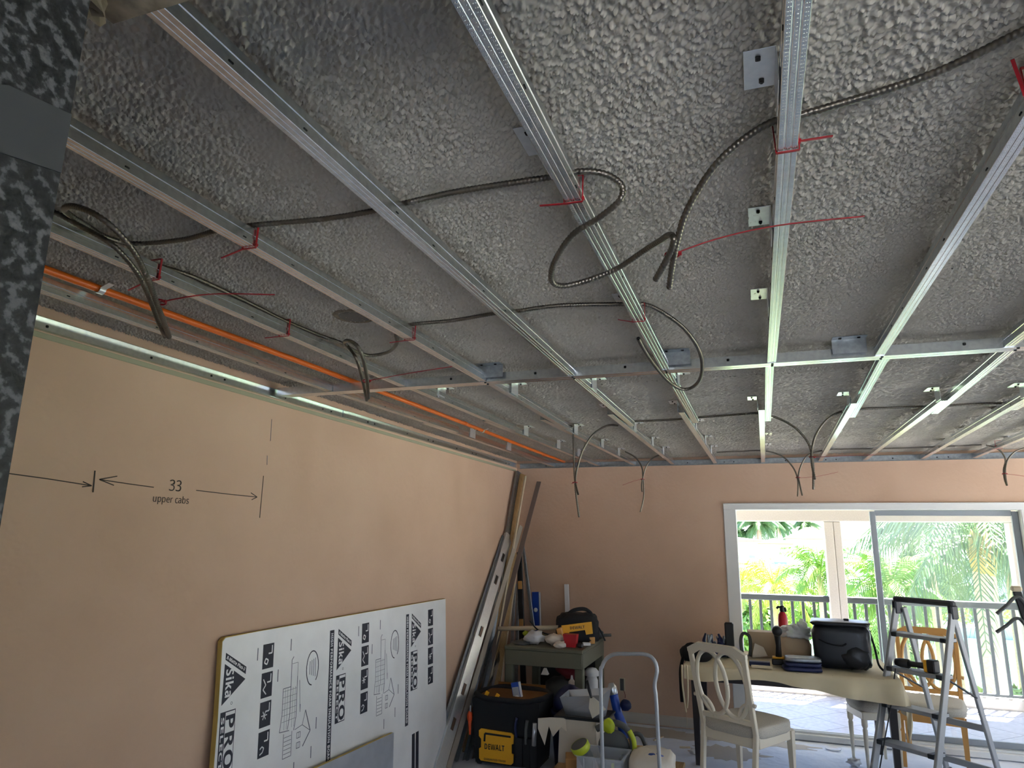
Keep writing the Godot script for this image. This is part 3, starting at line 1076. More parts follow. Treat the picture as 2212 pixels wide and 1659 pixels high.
		part(h, "tab", st, mt.galvanized_bright)

# ------------------------------------------------------------------ armored cables and ties
func armored(pts: Array, r := 0.0072, pitch := 0.0095) -> ArrayMesh:
	var p := curve(pts, pitch / 5.0)
	var n := 10
	var k := p.size()
	var vs := PackedVector3Array()
	var ix := PackedInt32Array()
	var t0: Vector3 = (p[1] - p[0]).normalized()
	var x := (Vector3.UP if absf(t0.y) < 0.9 else Vector3.RIGHT).cross(t0).normalized()
	var s := 0.0
	for i in k:
		var t: Vector3 = (p[mini(i + 1, k - 1)] - p[maxi(i - 1, 0)]).normalized()
		x = (x - t * x.dot(t)).normalized()
		var y := t.cross(x)
		if i > 0:
			s += p[i].distance_to(p[i - 1])
		for j in n:
			var a := TAU * j / n
			var rr := r * (0.86 + 0.24 * absf(sin(PI * s / pitch + a * 0.5)))
			vs.append(p[i] + (x * cos(a) + y * sin(a)) * rr)
		if i > 0:
			for j in n:
				var a0 := (i - 1) * n + j
				var a1 := (i - 1) * n + (j + 1) % n
				ix.append_array([a0, a1, a1 + n, a0, a1 + n, a0 + n])
	var st := SurfaceTool.new()
	var arr := []
	arr.resize(Mesh.ARRAY_MAX)
	arr[Mesh.ARRAY_VERTEX] = vs
	arr[Mesh.ARRAY_INDEX] = ix
	st.create_from_arrays(arr)
	st.generate_normals()
	return st.commit()

func cable(label: String, pts: Array, m: Material, r := 0.0072, pitch := 0.0095) -> void:
	var o := thing("armored_cable", label, "cable", Vector3.ZERO, 0.0, "armored cables under the ceiling")
	part_mesh(o, "jacket", armored(pts, r, pitch), m)
	var e: Vector3 = pts[pts.size() - 1]
	var d: Vector3 = (e - pts[pts.size() - 2]).normalized()
	var st := sb(true)
	tube(st, [e - d * 0.004, e + d * 0.0015], r * 0.75, 8)
	part(o, "cut_end", st, mt.hole_dark)

func build_cables() -> void:
	cable("armored cable curving in from the right over the bright near channel", [V(0.509, 2.549, -1.128), V(0.449, 2.549, -1.161), V(0.327, 2.549, -1.238), V(0.134, 2.549, -1.290), V(0.078, 2.549, -1.297), V(0.024, 2.535, -1.316), V(-0.033, 2.505, -1.343), V(-0.079, 2.470, -1.388), V(-0.111, 2.435, -1.429), V(-0.133, 2.400, -1.479), V(-0.151, 2.370, -1.539), V(-0.166, 2.340, -1.600)], mt.armor)
	cable("longest armored cable, crossing four near channels and ending in a big loop", [V(-1.641, 2.325, -1.537), V(-1.592, 2.335, -1.473), V(-1.513, 2.355, -1.365), V(-1.436, 2.385, -1.253), V(-1.383, 2.410, -1.161), V(-1.379, 2.440, -1.100), V(-1.402, 2.465, -1.061), V(-1.472, 2.495, -1.060), V(-1.532, 2.510, -1.081), V(-1.570, 2.520, -1.116), V(-1.606, 2.530, -1.188), V(-1.652, 2.545, -1.294), V(-1.622, 2.549, -1.361), V(-1.461, 2.549, -1.380), V(-1.332, 2.549, -1.362), V(-1.220, 2.549, -1.365), V(-1.014, 2.549, -1.391), V(-0.864, 2.549, -1.390), V(-0.779, 2.549, -1.379), V(-0.611, 2.549, -1.364), V(-0.390, 2.549, -1.368), V(-0.330, 2.549, -1.364), V(-0.279, 2.540, -1.371), V(-0.248, 2.530, -1.400), V(-0.240, 2.510, -1.410), V(-0.253, 2.490, -1.420), V(-0.302, 2.472, -1.446), V(-0.370, 2.455, -1.477), V(-0.423, 2.430, -1.529), V(-0.457, 2.410, -1.586), V(-0.466, 2.400, -1.639), V(-0.440, 2.405, -1.678), V(-0.373, 2.420, -1.687), V(-0.299, 2.440, -1.678), V(-0.228, 2.450, -1.618), V(-0.178, 2.440, -1.545), V(-0.150, 2.425, -1.487), V(-0.138, 2.405, -1.463), V(-0.147, 2.390, -1.491), V(-0.172, 2.372, -1.537), V(-0.195, 2.355, -1.574)], mt.armor)
	cable("armored cable with a round hanging loop just before the cross track", [V(-1.562, 2.330, -2.555), V(-1.460, 2.365, -2.368), V(-1.408, 2.410, -2.252), V(-1.396, 2.450, -2.182), V(-1.458, 2.485, -2.210), V(-1.542, 2.510, -2.317), V(-1.585, 2.520, -2.454), V(-1.582, 2.530, -2.582), V(-1.481, 2.535, -2.566), V(-1.373, 2.530, -2.441), V(-1.327, 2.540, -2.350), V(-1.283, 2.549, -2.315), V(-1.219, 2.549, -2.277), V(-1.042, 2.549, -2.277), V(-0.861, 2.549, -2.245), V(-0.776, 2.549, -2.244), V(-0.611, 2.549, -2.230), V(-0.398, 2.549, -2.281), V(-0.322, 2.549, -2.309), V(-0.261, 2.530, -2.386), V(-0.207, 2.500, -2.488), V(-0.173, 2.460, -2.612), V(-0.168, 2.430, -2.737), V(-0.188, 2.400, -2.876), V(-0.229, 2.385, -2.971), V(-0.273, 2.380, -2.964), V(-0.312, 2.390, -2.848), V(-0.340, 2.410, -2.642), V(-0.355, 2.430, -2.479), V(-0.363, 2.450, -2.383)], mt.armor)
	cable("armored cable end drooping beside the dark partition at the left", [V(-1.761, 2.549, -1.012), V(-1.669, 2.545, -1.084), V(-1.630, 2.535, -1.125), V(-1.576, 2.505, -1.154), V(-1.505, 2.465, -1.180), V(-1.492, 2.440, -1.224), V(-1.506, 2.410, -1.291), V(-1.561, 2.380, -1.384), V(-1.618, 2.345, -1.475), V(-1.659, 2.330, -1.539)], mt.armor)
	cable("armored cable running along a channel beside the orange pipe, drooping end", [V(-1.695, 2.549, -1.461), V(-1.685, 2.549, -1.517), V(-1.657, 2.549, -1.624), V(-1.657, 2.549, -1.882), V(-1.666, 2.549, -2.086), V(-1.653, 2.549, -2.297), V(-1.595, 2.530, -2.338), V(-1.551, 2.505, -2.355), V(-1.502, 2.450, -2.346), V(-1.520, 2.400, -2.420), V(-1.549, 2.355, -2.500), V(-1.578, 2.325, -2.567)], mt.armor)
	cable("pale cable drop hanging straight, longer of the leftmost pair at the far end", [V(-1.273, 2.555, -4.900), V(-1.252, 2.541, -4.900), V(-1.242, 2.420, -4.900), V(-1.240, 2.283, -4.900), V(-1.234, 2.149, -4.900), V(-1.221, 2.015, -4.900), V(-1.205, 1.894, -4.900)], mt.armor, 0.0072, 0.014)
	cable("pale cable arching down to the leftmost hanging pair at the far end", [V(-0.919, 2.555, -4.950), V(-1.005, 2.555, -4.950), V(-1.106, 2.488, -4.930), V(-1.179, 2.368, -4.910), V(-1.219, 2.232, -4.900), V(-1.228, 2.148, -4.890), V(-1.215, 2.087, -4.880), V(-1.203, 2.053, -4.870)], mt.armor, 0.0072, 0.014)
	cable("pale cable drop, left strand of the second hanging pair from the corner", [V(-1.146, 2.555, -6.500), V(-1.051, 2.496, -6.500), V(-0.993, 2.408, -6.500), V(-0.983, 2.313, -6.500), V(-0.978, 2.163, -6.500), V(-0.994, 2.065, -6.500), V(-1.017, 1.989, -6.500)], mt.armor, 0.0066, 0.014)
	cable("pale cable drop, right strand of the second hanging pair from the corner", [V(-0.792, 2.525, -6.500), V(-0.887, 2.484, -6.500), V(-0.950, 2.407, -6.500), V(-0.986, 2.290, -6.490), V(-0.995, 2.226, -6.480), V(-0.990, 2.174, -6.470)], mt.armor, 0.0066, 0.014)
	cable("dark cable arching down from the left into the pair above the sliding door", [V(-0.775, 2.555, -4.800), V(-0.550, 2.555, -4.800), V(-0.328, 2.555, -4.750), V(-0.060, 2.555, -4.700), V(0.055, 2.555, -4.700), V(0.155, 2.525, -4.700), V(0.251, 2.466, -4.700), V(0.316, 2.389, -4.700), V(0.346, 2.315, -4.700), V(0.353, 2.227, -4.700), V(0.349, 2.140, -4.700), V(0.343, 2.063, -4.700)], mt.armor, 0.0072, 0.014)
	cable("dark cable arching down from the right, tied to a long red strap", [V(1.555, 2.555, -4.700), V(1.253, 2.555, -4.700), V(0.961, 2.555, -4.700), V(0.655, 2.555, -4.700), V(0.535, 2.543, -4.700), V(0.451, 2.494, -4.700), V(0.385, 2.407, -4.700), V(0.354, 2.314, -4.700), V(0.345, 2.240, -4.690), V(0.348, 2.182, -4.680), V(0.354, 2.123, -4.670)], mt.armor, 0.0072, 0.014)
	cable("thin pale cable arching from the left to the pair above the door frame", [V(-0.315, 2.536, -6.600), V(-0.103, 2.539, -6.600), V(0.103, 2.537, -6.600), V(0.248, 2.483, -6.600), V(0.326, 2.390, -6.600), V(0.358, 2.300, -6.600), V(0.360, 2.219, -6.600), V(0.350, 2.130, -6.600)], mt.armor, 0.0066, 0.014)
	cable("thin pale cable arching from the right to the pair above the door frame", [V(1.785, 2.539, -6.600), V(1.208, 2.530, -6.600), V(0.779, 2.534, -6.600), V(0.613, 2.531, -6.600), V(0.471, 2.494, -6.600), V(0.409, 2.422, -6.600), V(0.370, 2.319, -6.590), V(0.372, 2.237, -6.580), V(0.386, 2.136, -6.570)], mt.armor, 0.0066, 0.014)
	cable("pale cable drop, left strand of the rightmost hanging pair", [V(1.789, 2.523, -6.500), V(1.851, 2.502, -6.500), V(1.896, 2.452, -6.500), V(1.907, 2.392, -6.500), V(1.886, 2.323, -6.500), V(1.884, 2.249, -6.500), V(1.893, 2.198, -6.500)], mt.armor, 0.0066, 0.014)
	cable("pale cable drop, right strand of the rightmost hanging pair", [V(2.134, 2.512, -6.500), V(2.006, 2.479, -6.500), V(1.936, 2.421, -6.500), V(1.899, 2.347, -6.490), V(1.886, 2.266, -6.480), V(1.885, 2.199, -6.470)], mt.armor, 0.0066, 0.014)
	# red cable ties: [x of the channel's left side, z, tail end, label]
	var ties := [[-1.245, -1.37, V(-0.05, -0.03, 0.02), "red cable tie round the third channel from the left wall, nearer one"],
		[-0.366, -1.385, V(-0.055, -0.004, 0.01), "red cable tie where the long cable crosses a near channel"],
		[0.081, -1.31, V(0.06, 0.02, -0.01), "red cable tie round the bright middle channel by its first bracket"],
		[0.482, -1.27, V(-0.03, 0.05, 0.05), "red cable tie round the near channel at the right edge"],
		[-1.245, -2.28, V(-0.055, -0.012, 0.02), "red cable tie round the third channel from the left wall, farther one"],
		[-0.366, -2.30, V(-0.05, 0.01, 0.0), "red cable tie above the round hanging cable loop"],
		[-1.683, -2.09, V(-0.05, -0.01, 0.02), "red cable tie halfway along the channel beside the orange pipe"],
		[-1.683, -1.475, V(-0.05, -0.035, 0.02), "red cable tie behind the drooping cable ends at the left"],
		[1.844, -6.45, V(-0.03, -0.01, 0.02), "tiny red cable tie on the far channel at the right edge"]]
	for t in ties:
		var o := thing("cable_tie", t[3], "cable tie", V(t[0], FB, t[1]), 0.0, "red cable ties")
		var st := sb()
		beam(st, V(-0.003, -0.0035, 0), V(0.039, -0.0035, 0), 0.006, 0.002)
		beam(st, V(-0.003, -0.0035, 0), V(-0.006, 0.062, 0), 0.002, 0.006, Vector3.BACK)
		beam(st, V(0.039, -0.0035, 0), V(0.041, 0.062, 0), 0.002, 0.006, Vector3.BACK)
		beam(st, V(-0.006, 0.062, 0), V(0.041, 0.062, 0), 0.006, 0.002)
		part(o, "band", st, mt.tie_red)
		st = sb()
		var hx := 0.0405 if t[0] < 0.3 else -0.0045
		var hy := 0.015
		if t[2].x < -0.04 and t[0] < 0:
			hy = 0.004
		cb(st, V(hx, hy, 0), V(0.006, 0.008, 0.009), 0.001)
		part(o, "head", st, mt.tie_red)
		st = sb()
		beam(st, V(-0.003 if t[2].x < 0 else hx, -0.003 if t[2].x < 0 else hy, 0), V(-0.003 if t[2].x < 0 else hx, 0, 0) + t[2], 0.0055, 0.002)
		part(o, "tail", st, mt.tie_red)
	# ties with long loose tails: [where it binds, tail points]
	var long := [[V(-0.148, 2.392, -1.522), [V(-0.148, 2.392, -1.522), V(-0.05, 2.42, -1.53), V(0.08, 2.432, -1.525), V(0.258, 2.434, -1.538)], "long red tie strap sticking out right across the bright channel"],
		[V(-1.50, 2.362, -1.36), [V(-1.50, 2.362, -1.36), V(-1.36, 2.378, -1.385), V(-1.20, 2.384, -1.455)], "long red tie strap on the drooping cable ends at the left"],
		[V(-1.50, 2.375, -2.43), [V(-1.50, 2.375, -2.43), V(-1.32, 2.40, -2.45), V(-1.10, 2.402, -2.40)], "long red tie strap reaching towards the cross track"],
		[V(0.352, 2.262, -4.70), [V(0.352, 2.262, -4.70), V(0.50, 2.266, -4.70), V(0.70, 2.268, -4.70)], "level red tie strap on the dark hanging pair above the door"],
		[V(0.362, 2.292, -6.59), [V(0.362, 2.288, -6.585), V(0.52, 2.30, -6.585), V(0.69, 2.335, -6.585)], "rising red tie strap on the thin pair above the door frame"],
		[V(-0.985, 2.29, -6.49), [V(-0.985, 2.29, -6.49), V(-1.06, 2.275, -6.48), V(-1.17, 2.235, -6.47)], "pale red tie strap slanting left on the second hanging pair"],
		[V(1.885, 2.29, -6.49), [V(1.885, 2.29, -6.49), V(1.98, 2.275, -6.48), V(2.09, 2.25, -6.47)], "red tie strap on the rightmost hanging pair"],
		[V(-1.23, 2.14, -4.89), [V(-1.23, 2.14, -4.885), V(-1.235, 2.135, -4.87), V(-1.25, 2.13, -4.86)], "short red tie binding the leftmost hanging pair at the far end"]]
	for t in long:
		var o := thing("cable_tie", t[2], "cable tie", t[0], 0.0, "red cable ties")
		var st := sb(true)
		var ring := []
		for k in 13:
			ring.append(V(cos(TAU * k / 12) * 0.0165, sin(TAU * k / 12) * 0.003, sin(TAU * k / 12) * 0.0125))
		tube(st, ring, 0.0028, 5, false)
		part(o, "band", st, mt.tie_red)
		st = sb()
		cb(st, V(0.017 if t[1][2].x > t[0].x else -0.017, 0, 0), V(0.008, 0.008, 0.007), 0.001)
		part(o, "head", st, mt.tie_red)
		st = sb(true)
		var pl := []
		for q in t[1]:
			pl.append(q - t[0])
		tube(st, curve(pl, 0.03), 0.0034, 6, true, 0.45)
		part(o, "tail", st, mt.tie_red)

# ------------------------------------------------------------------ left wall: pencil marks and foam boards
func stroke(st: SurfaceTool, pts: Array, w := 0.004) -> void:
	for i in range(pts.size() - 1):
		var a := V(LX + 0.0014, pts[i][1], -pts[i][0])
		var b := V(LX + 0.0014, pts[i + 1][1], -pts[i + 1][0])
		beam(st, a, b, w, 0.0012, V(1, 0, 0))

func build_wall_things() -> void:
	var pm := thing("pencil_marks", "pencilled dimension arrows and figures on the peach left wall", "pencil marks", V(0, 0, 0))
	var st := sb()
	stroke(st, [[1.70, 1.944], [1.85, 1.937], [2.03, 1.925]])
	stroke(st, [[1.99, 1.938], [2.03, 1.925], [1.99, 1.918]])
	part(pm, "arrow", st, mt.marking)
	st = sb()
	stroke(st, [[2.33, 1.94], [2.2, 1.945], [2.06, 1.952]])
	stroke(st, [[2.14, 1.972], [2.06, 1.952], [2.13, 1.934]])
	part(pm, "arrow", st, mt.marking)
	st = sb()
	stroke(st, [[2.575, 1.943], [2.8, 1.938], [3.0, 1.936]])
	stroke(st, [[2.95, 1.955], [3.0, 1.936], [2.96, 1.92]])
	part(pm, "arrow", st, mt.marking)
	st = sb()
	stroke(st, [[2.035, 1.985], [2.04, 1.90]], 0.006)
	part(pm, "tick", st, mt.marking)
	st = sb()
	stroke(st, [[3.035, 2.05], [3.035, 1.83]], 0.004)
	part(pm, "tick", st, mt.marking)
	st = sb()
	stroke(st, [[3.06, 2.36], [3.065, 2.24]], 0.003)
	stroke(st, [[3.05, 2.16], [3.055, 2.11]], 0.003)
	part(pm, "faint_line", st, mt.print_line)
	var wb := Basis(V(0, 0, -1), V(0, 1, 0), V(1, 0, 0))
	text(pm, "33", 0.05, mt.marking, Transform3D(wb, V(LX + 0.0016, 1.955, -2.45)), false)
	text(pm, "upper cabs", 0.03, mt.marking, Transform3D(wb, V(LX + 0.0016, 1.893, -2.435)), false)
	text(pm, "ch", 0.035, mt.marking, Transform3D(wb, V(LX + 0.0016, 1.965, -1.66)), false)
	# printed foam board leaning on the wall
	var bd := thing("insulation_board", "large foil faced foam insulation board with printed logos, leaning on wall", "insulation board")
	var tilt := atan2(0.05, 1.25)
	bd.transform = Transform3D(Basis(V(0, 0, -1), V(-sin(tilt), cos(tilt), 0), V(cos(tilt), sin(tilt), 0)), V(-2.387, 0.002, -2.81))
	st = sb()
	prism(st, PackedVector2Array([Vector2(0, 0), Vector2(2.54, 0), Vector2(2.545, 0.6), Vector2(2.54, 1.25), Vector2(1.9, 1.254), Vector2(1.2, 1.258), Vector2(0.25, 1.262), Vector2(0.02, 1.262), Vector2(0.0, 1.245), Vector2(0.004, 0.9), Vector2(-0.003, 0.6), Vector2(0.003, 0.3)]), -0.026, -0.0012)
	part(bd, "foam_core", st, mt.foam_core)
	st = sb()
	prism(st, PackedVector2Array([Vector2(0.002, 0), Vector2(2.538, 0), Vector2(2.543, 0.6), Vector2(2.536, 1.248), Vector2(1.9, 1.252), Vector2(1.2, 1.256), Vector2(0.25, 1.26), Vector2(0.022, 1.258), Vector2(0.003, 1.243), Vector2(0.007, 0.9), Vector2(0.0, 0.6), Vector2(0.006, 0.3)]), -0.0012, 0.0)
	var face := part(bd, "foil_face", st, mt.foil_board)
	var tb := Basis(V(0, -1, 0), V(1, 0, 0), V(0, 0, 1))
	for k in 3:
		var u := 0.957 * k
		logo_motif(bd, u, tb, k)
	# lower row of print
	for u in [1.96, 2.02]:
		st = sb()
		prism(st, PackedVector2Array([Vector2(u, 0.0), Vector2(u + 0.045, 0.0), Vector2(u + 0.045, 0.37), Vector2(u, 0.37)]), 0.0, 0.0004)
		part(bd, "print_bar", st, mt.print_ink)
	# bare foil board propped before it
	var fb := thing("foam_offcut", "plain silver foil foam panel standing in front of the printed board", "insulation board", V(-2.34, 0.0, -3.3))
	st = sb()
	prism(st, PackedVector2Array([Vector2(0, 0), Vector2(1.11, 0), Vector2(1.11, 0.475), Vector2(0.0, 0.51)]), -0.022, -0.001, Transform3D(Basis(V(0, 0, -1), V(-0.03, 1, 0).normalized(), V(1, 0.03, 0).normalized()), Vector3.ZERO))
	part(fb, "foam_core", st, mt.foam_core)
	st = sb()
	prism(st, PackedVector2Array([Vector2(0, 0), Vector2(1.11, 0), Vector2(1.11, 0.475), Vector2(0.0, 0.51)]), -0.001, 0.0006, Transform3D(Basis(V(0, 0, -1), V(-0.03, 1, 0).normalized(), V(1, 0.03, 0).normalized()), Vector3.ZERO))
	part(fb, "foil_face", st, mt.foil_bare)

func flat(parent: Node, called: String, pts: Array, m: Material, h := 0.0004) -> MeshInstance3D:
	var st := sb()
	var pv := PackedVector2Array()
	for p in pts:
		pv.append(Vector2(p[0], p[1]))
	prism(st, pv, 0.0, h)
	return part(parent, called, st, m)

func lines(st: SurfaceTool, pts: Array, w := 0.004, h := 0.0003) -> void:
	for i in range(pts.size() - 1):
		beam(st, V(pts[i][0], pts[i][1], h), V(pts[i + 1][0], pts[i + 1][1], h), w, 0.0006, V(0, 0, 1))

func logo_motif(bd: Node3D, u: float, tb: Basis, k: int) -> void:
	# slanted banner and triangle logo
	flat(bd, "print_banner", [[u + 0.03, 1.19], [u + 0.18, 1.104], [u + 0.178, 1.070], [u + 0.03, 1.158]], mt.print_ink)
	var sl := Vector3(0.15, -0.086, 0).normalized()
	text(bd, "R-Matte Plus-3", 0.015, mt.print_paper, Transform3D(Basis(sl, V(-sl.y, sl.x, 0), V(0, 0, 1)), V(u + 0.104, 1.131, 0.0008)), true, 0.15)
	flat(bd, "print_triangle", [[u + 0.028, 1.140], [u + 0.178, 1.048], [u + 0.022, 0.956]], mt.print_ink)
	text(bd, "Sika", 0.05, mt.print_paper, Transform3D(tb, V(u + 0.065, 1.048, 0.0008)), true, 0.125)
	if k < 3:
		var s2 := sb()
		var rp := []
		for i in 13:
			rp.append([u + 0.09 + 0.006 * cos(TAU * i / 12), 0.955 + 0.006 * sin(TAU * i / 12)])
		lines(s2, rp, 0.0016)
		part(bd, "registered_mark", s2, mt.print_ink)
	# PRO over SELECT
	flat(bd, "print_block", [[u + 0.02, 0.925], [u + 0.122, 0.925], [u + 0.122, 0.66], [u + 0.02, 0.66]], mt.print_ink)
	flat(bd, "print_block_inset", [[u + 0.055, 0.92], [u + 0.118, 0.92], [u + 0.118, 0.665], [u + 0.055, 0.665]], mt.print_paper, 0.0006)
	text(bd, "PRO", 0.06, mt.print_ink, Transform3D(tb, V(u + 0.086, 0.79, 0.001)), true, 0.235)
	text(bd, "SELECT", 0.02, mt.print_paper, Transform3D(tb, V(u + 0.037, 0.79, 0.0008)), true, 0.225)
	# four square pictograms
	for i in 4:
		var y := 1.13 - 0.139 * i
		flat(bd, "pictogram", [[u + 0.30, y + 0.06], [u + 0.386, y + 0.06], [u + 0.386, y - 0.06], [u + 0.30, y - 0.06]], mt.print_ink)
		var st := sb()
		lines(st, [[u + 0.372, y + 0.05], [u + 0.372, y + 0.012], [u + 0.345, y + 0.012]], 0.007, 0.0006)
		if i == 0:
			lines(st, [[u + 0.325, y - 0.01], [u + 0.345, y - 0.02], [u + 0.335, y - 0.04], [u + 0.315, y - 0.03], [u + 0.325, y - 0.01]], 0.007, 0.0006)
		elif i == 1:
			lines(st, [[u + 0.315, y + 0.03], [u + 0.335, y], [u + 0.315, y - 0.02], [u + 0.34, y - 0.045]], 0.006, 0.0006)
		elif i == 2:
			for q in 3:
				var a := TAU * q / 6
				lines(st, [[u + 0.335 + 0.022 * cos(a), y - 0.005 + 0.022 * sin(a)], [u + 0.335 - 0.022 * cos(a), y - 0.005 - 0.022 * sin(a)]], 0.005, 0.0006)
		else:
			lines(st, [[u + 0.315, y - 0.02], [u + 0.33, y - 0.01], [u + 0.345, y - 0.02], [u + 0.335, y - 0.038], [u + 0.315, y - 0.045]], 0.006, 0.0006)
		part(bd, "pictogram_line", st, mt.print_paper)
	if k == 2:
		return
	# line drawing of buildings
	var st := sb()
	lines(st, [[u + 0.56, 1.095], [u + 0.545, 1.08], [u + 0.545, 0.80], [u + 0.53, 0.735]], 0.004)
	lines(st, [[u + 0.545, 0.945], [u + 0.48, 0.945], [u + 0.48, 0.82], [u + 0.465, 0.735], [u + 0.545, 0.728]], 0.0035)
	lines(st, [[u + 0.60, 0.99], [u + 0.60, 0.78], [u + 0.585, 0.72]], 0.004)
	lines(st, [[u + 0.62, 0.965], [u + 0.635, 0.8], [u + 0.635, 0.84]], 0.003)
	for i in 6:
		lines(st, [[u + 0.48, 0.93 - 0.03 * i], [u + 0.6, 0.93 - 0.03 * i]], 0.0016)
	for x in [0.5, 0.52, 0.565, 0.585]:
		lines(st, [[u + x, 0.94], [u + x, 0.74]], 0.0014)
	lines(st, [[u + 0.55, 1.06], [u + 0.6, 1.06], [u + 0.6, 0.97]], 0.002)
	part(bd, "building_drawing", st, mt.print_line)
	st = sb()
	lines(st, [[u + 0.685, 0.80], [u + 0.735, 0.685], [u + 0.67, 0.62]], 0.006)
	lines(st, [[u + 0.595, 0.72], [u + 0.66, 0.73], [u + 0.735, 0.685]], 0.003)
	lines(st, [[u + 0.685, 0.80], [u + 0.66, 0.73]], 0.003)
	for q in [[0.615, 0.70], [0.615, 0.65]]:
		lines(st, [[u + q[0], q[1]], [u + q[0] + 0.03, q[1]], [u + q[0] + 0.03, q[1] - 0.028], [u + q[0], q[1] - 0.028], [u + q[0], q[1]]], 0.003)
		lines(st, [[u + q[0] + 0.015, q[1]], [u + q[0] + 0.015, q[1] - 0.028]], 0.002)
	lines(st, [[u + 0.50, 0.72], [u + 0.50, 0.60], [u + 0.57, 0.60], [u + 0.57, 0.72]], 0.003)
	for i in 5:
		lines(st, [[u + 0.505, 0.70 - 0.02 * i], [u + 0.565, 0.70 - 0.02 * i]], 0.0025)
	part(bd, "house_drawing", st, mt.print_line)
	st = sb()
	var el := []
	for i in 24:
		var a := -0.9 + TAU * i / 26.0
		el.append([u + 0.735 + 0.056 * cos(a), 1.01 + 0.09 * sin(a)])
	lines(st, el, 0.006)
	part(bd, "print_ring", st, mt.print_ink)
	for i in 4:
		st = sb()
		lines(st, [[u + 0.762 - 0.017 * i, 1.06 - 0.004 * i], [u + 0.762 - 0.017 * i, 0.96 + 0.006 * i]], 0.004)
		part(bd, "small_print", st, mt.print_line)
	for q in [[0.43, 1.05], [0.53, 1.19], [0.79, 0.74], [0.75, 0.60], [0.60, 0.56], [0.26, 1.18]]:
		st = sb()
		lines(st, [[u + q[0], q[1]], [u + q[0], q[1] - 0.06]], 0.006)
		part(bd, "small_print", st, mt.print_line)
	# long vertical slogan
	flat(bd, "print_bar", [[u + 0.898, 1.19], [u + 0.942, 1.19], [u + 0.942, 0.445], [u + 0.898, 0.445]], mt.print_ink)
	text(bd, "HIGH PERFORMANCE FOAM INSULATION BOARD", 0.022, mt.print_paper, Transform3D(tb, V(u + 0.92, 0.818, 0.0008)), true, 0.71)

# ------------------------------------------------------------------ corner: leaning steel and wood
func stud(label: String, a: Vector3, b: Vector3, n: Vector3, w: float, f: float, holes: Array, m: Material) -> void:
	var o := thing("metal_stud", label, "steel stud", a, 0.0, "steel and wood leaning in the corner")
	var bs := bar_basis(a, b, n)
	o.basis = bs
	var ln := a.distance_to(b)
	var st := sb()
	var z := 0.0
	for h in holes + [ln]:
		var e: float = h - (0.05 if h < ln else 0.0)
		bx(st, V(0, 0, (z + e) / 2), V(w, 0.0015, e - z))
		if h < ln:
			bx(st, V(-w / 2 + (w - 0.035) / 4, 0, h), V((w - 0.035) / 2, 0.0015, 0.1))
			bx(st, V(w / 2 - (w - 0.035) / 4, 0, h), V((w - 0.035) / 2, 0.0015, 0.1))
		z = h + 0.05
	part(o, "web", st, m)
	for s in [-1, 1]:
		st = sb()
		bx(st, V(s * w / 2, -f / 2, ln / 2), V(0.0015, f, ln))
		bx(st, V(s * (w / 2 - 0.004), -f, ln / 2), V(0.008, 0.0015, ln))
		part(o, "flange", st, m)

func strip(called: String, label: String, a: Vector3, b: Vector3, w: float, t: float, m: Material, up := Vector3(0.6, 0, 0.8), cat := "wood strip") -> MeshInstance3D:
	var st := sb()
	beam(st, Vector3.ZERO, b - a, w, t, up, minf(w, t) * 0.12)
	var o := part(self, numbered(called), st, m)
	o.position = a
	tag(o, label, cat, "steel and wood leaning in the corner")
	return o

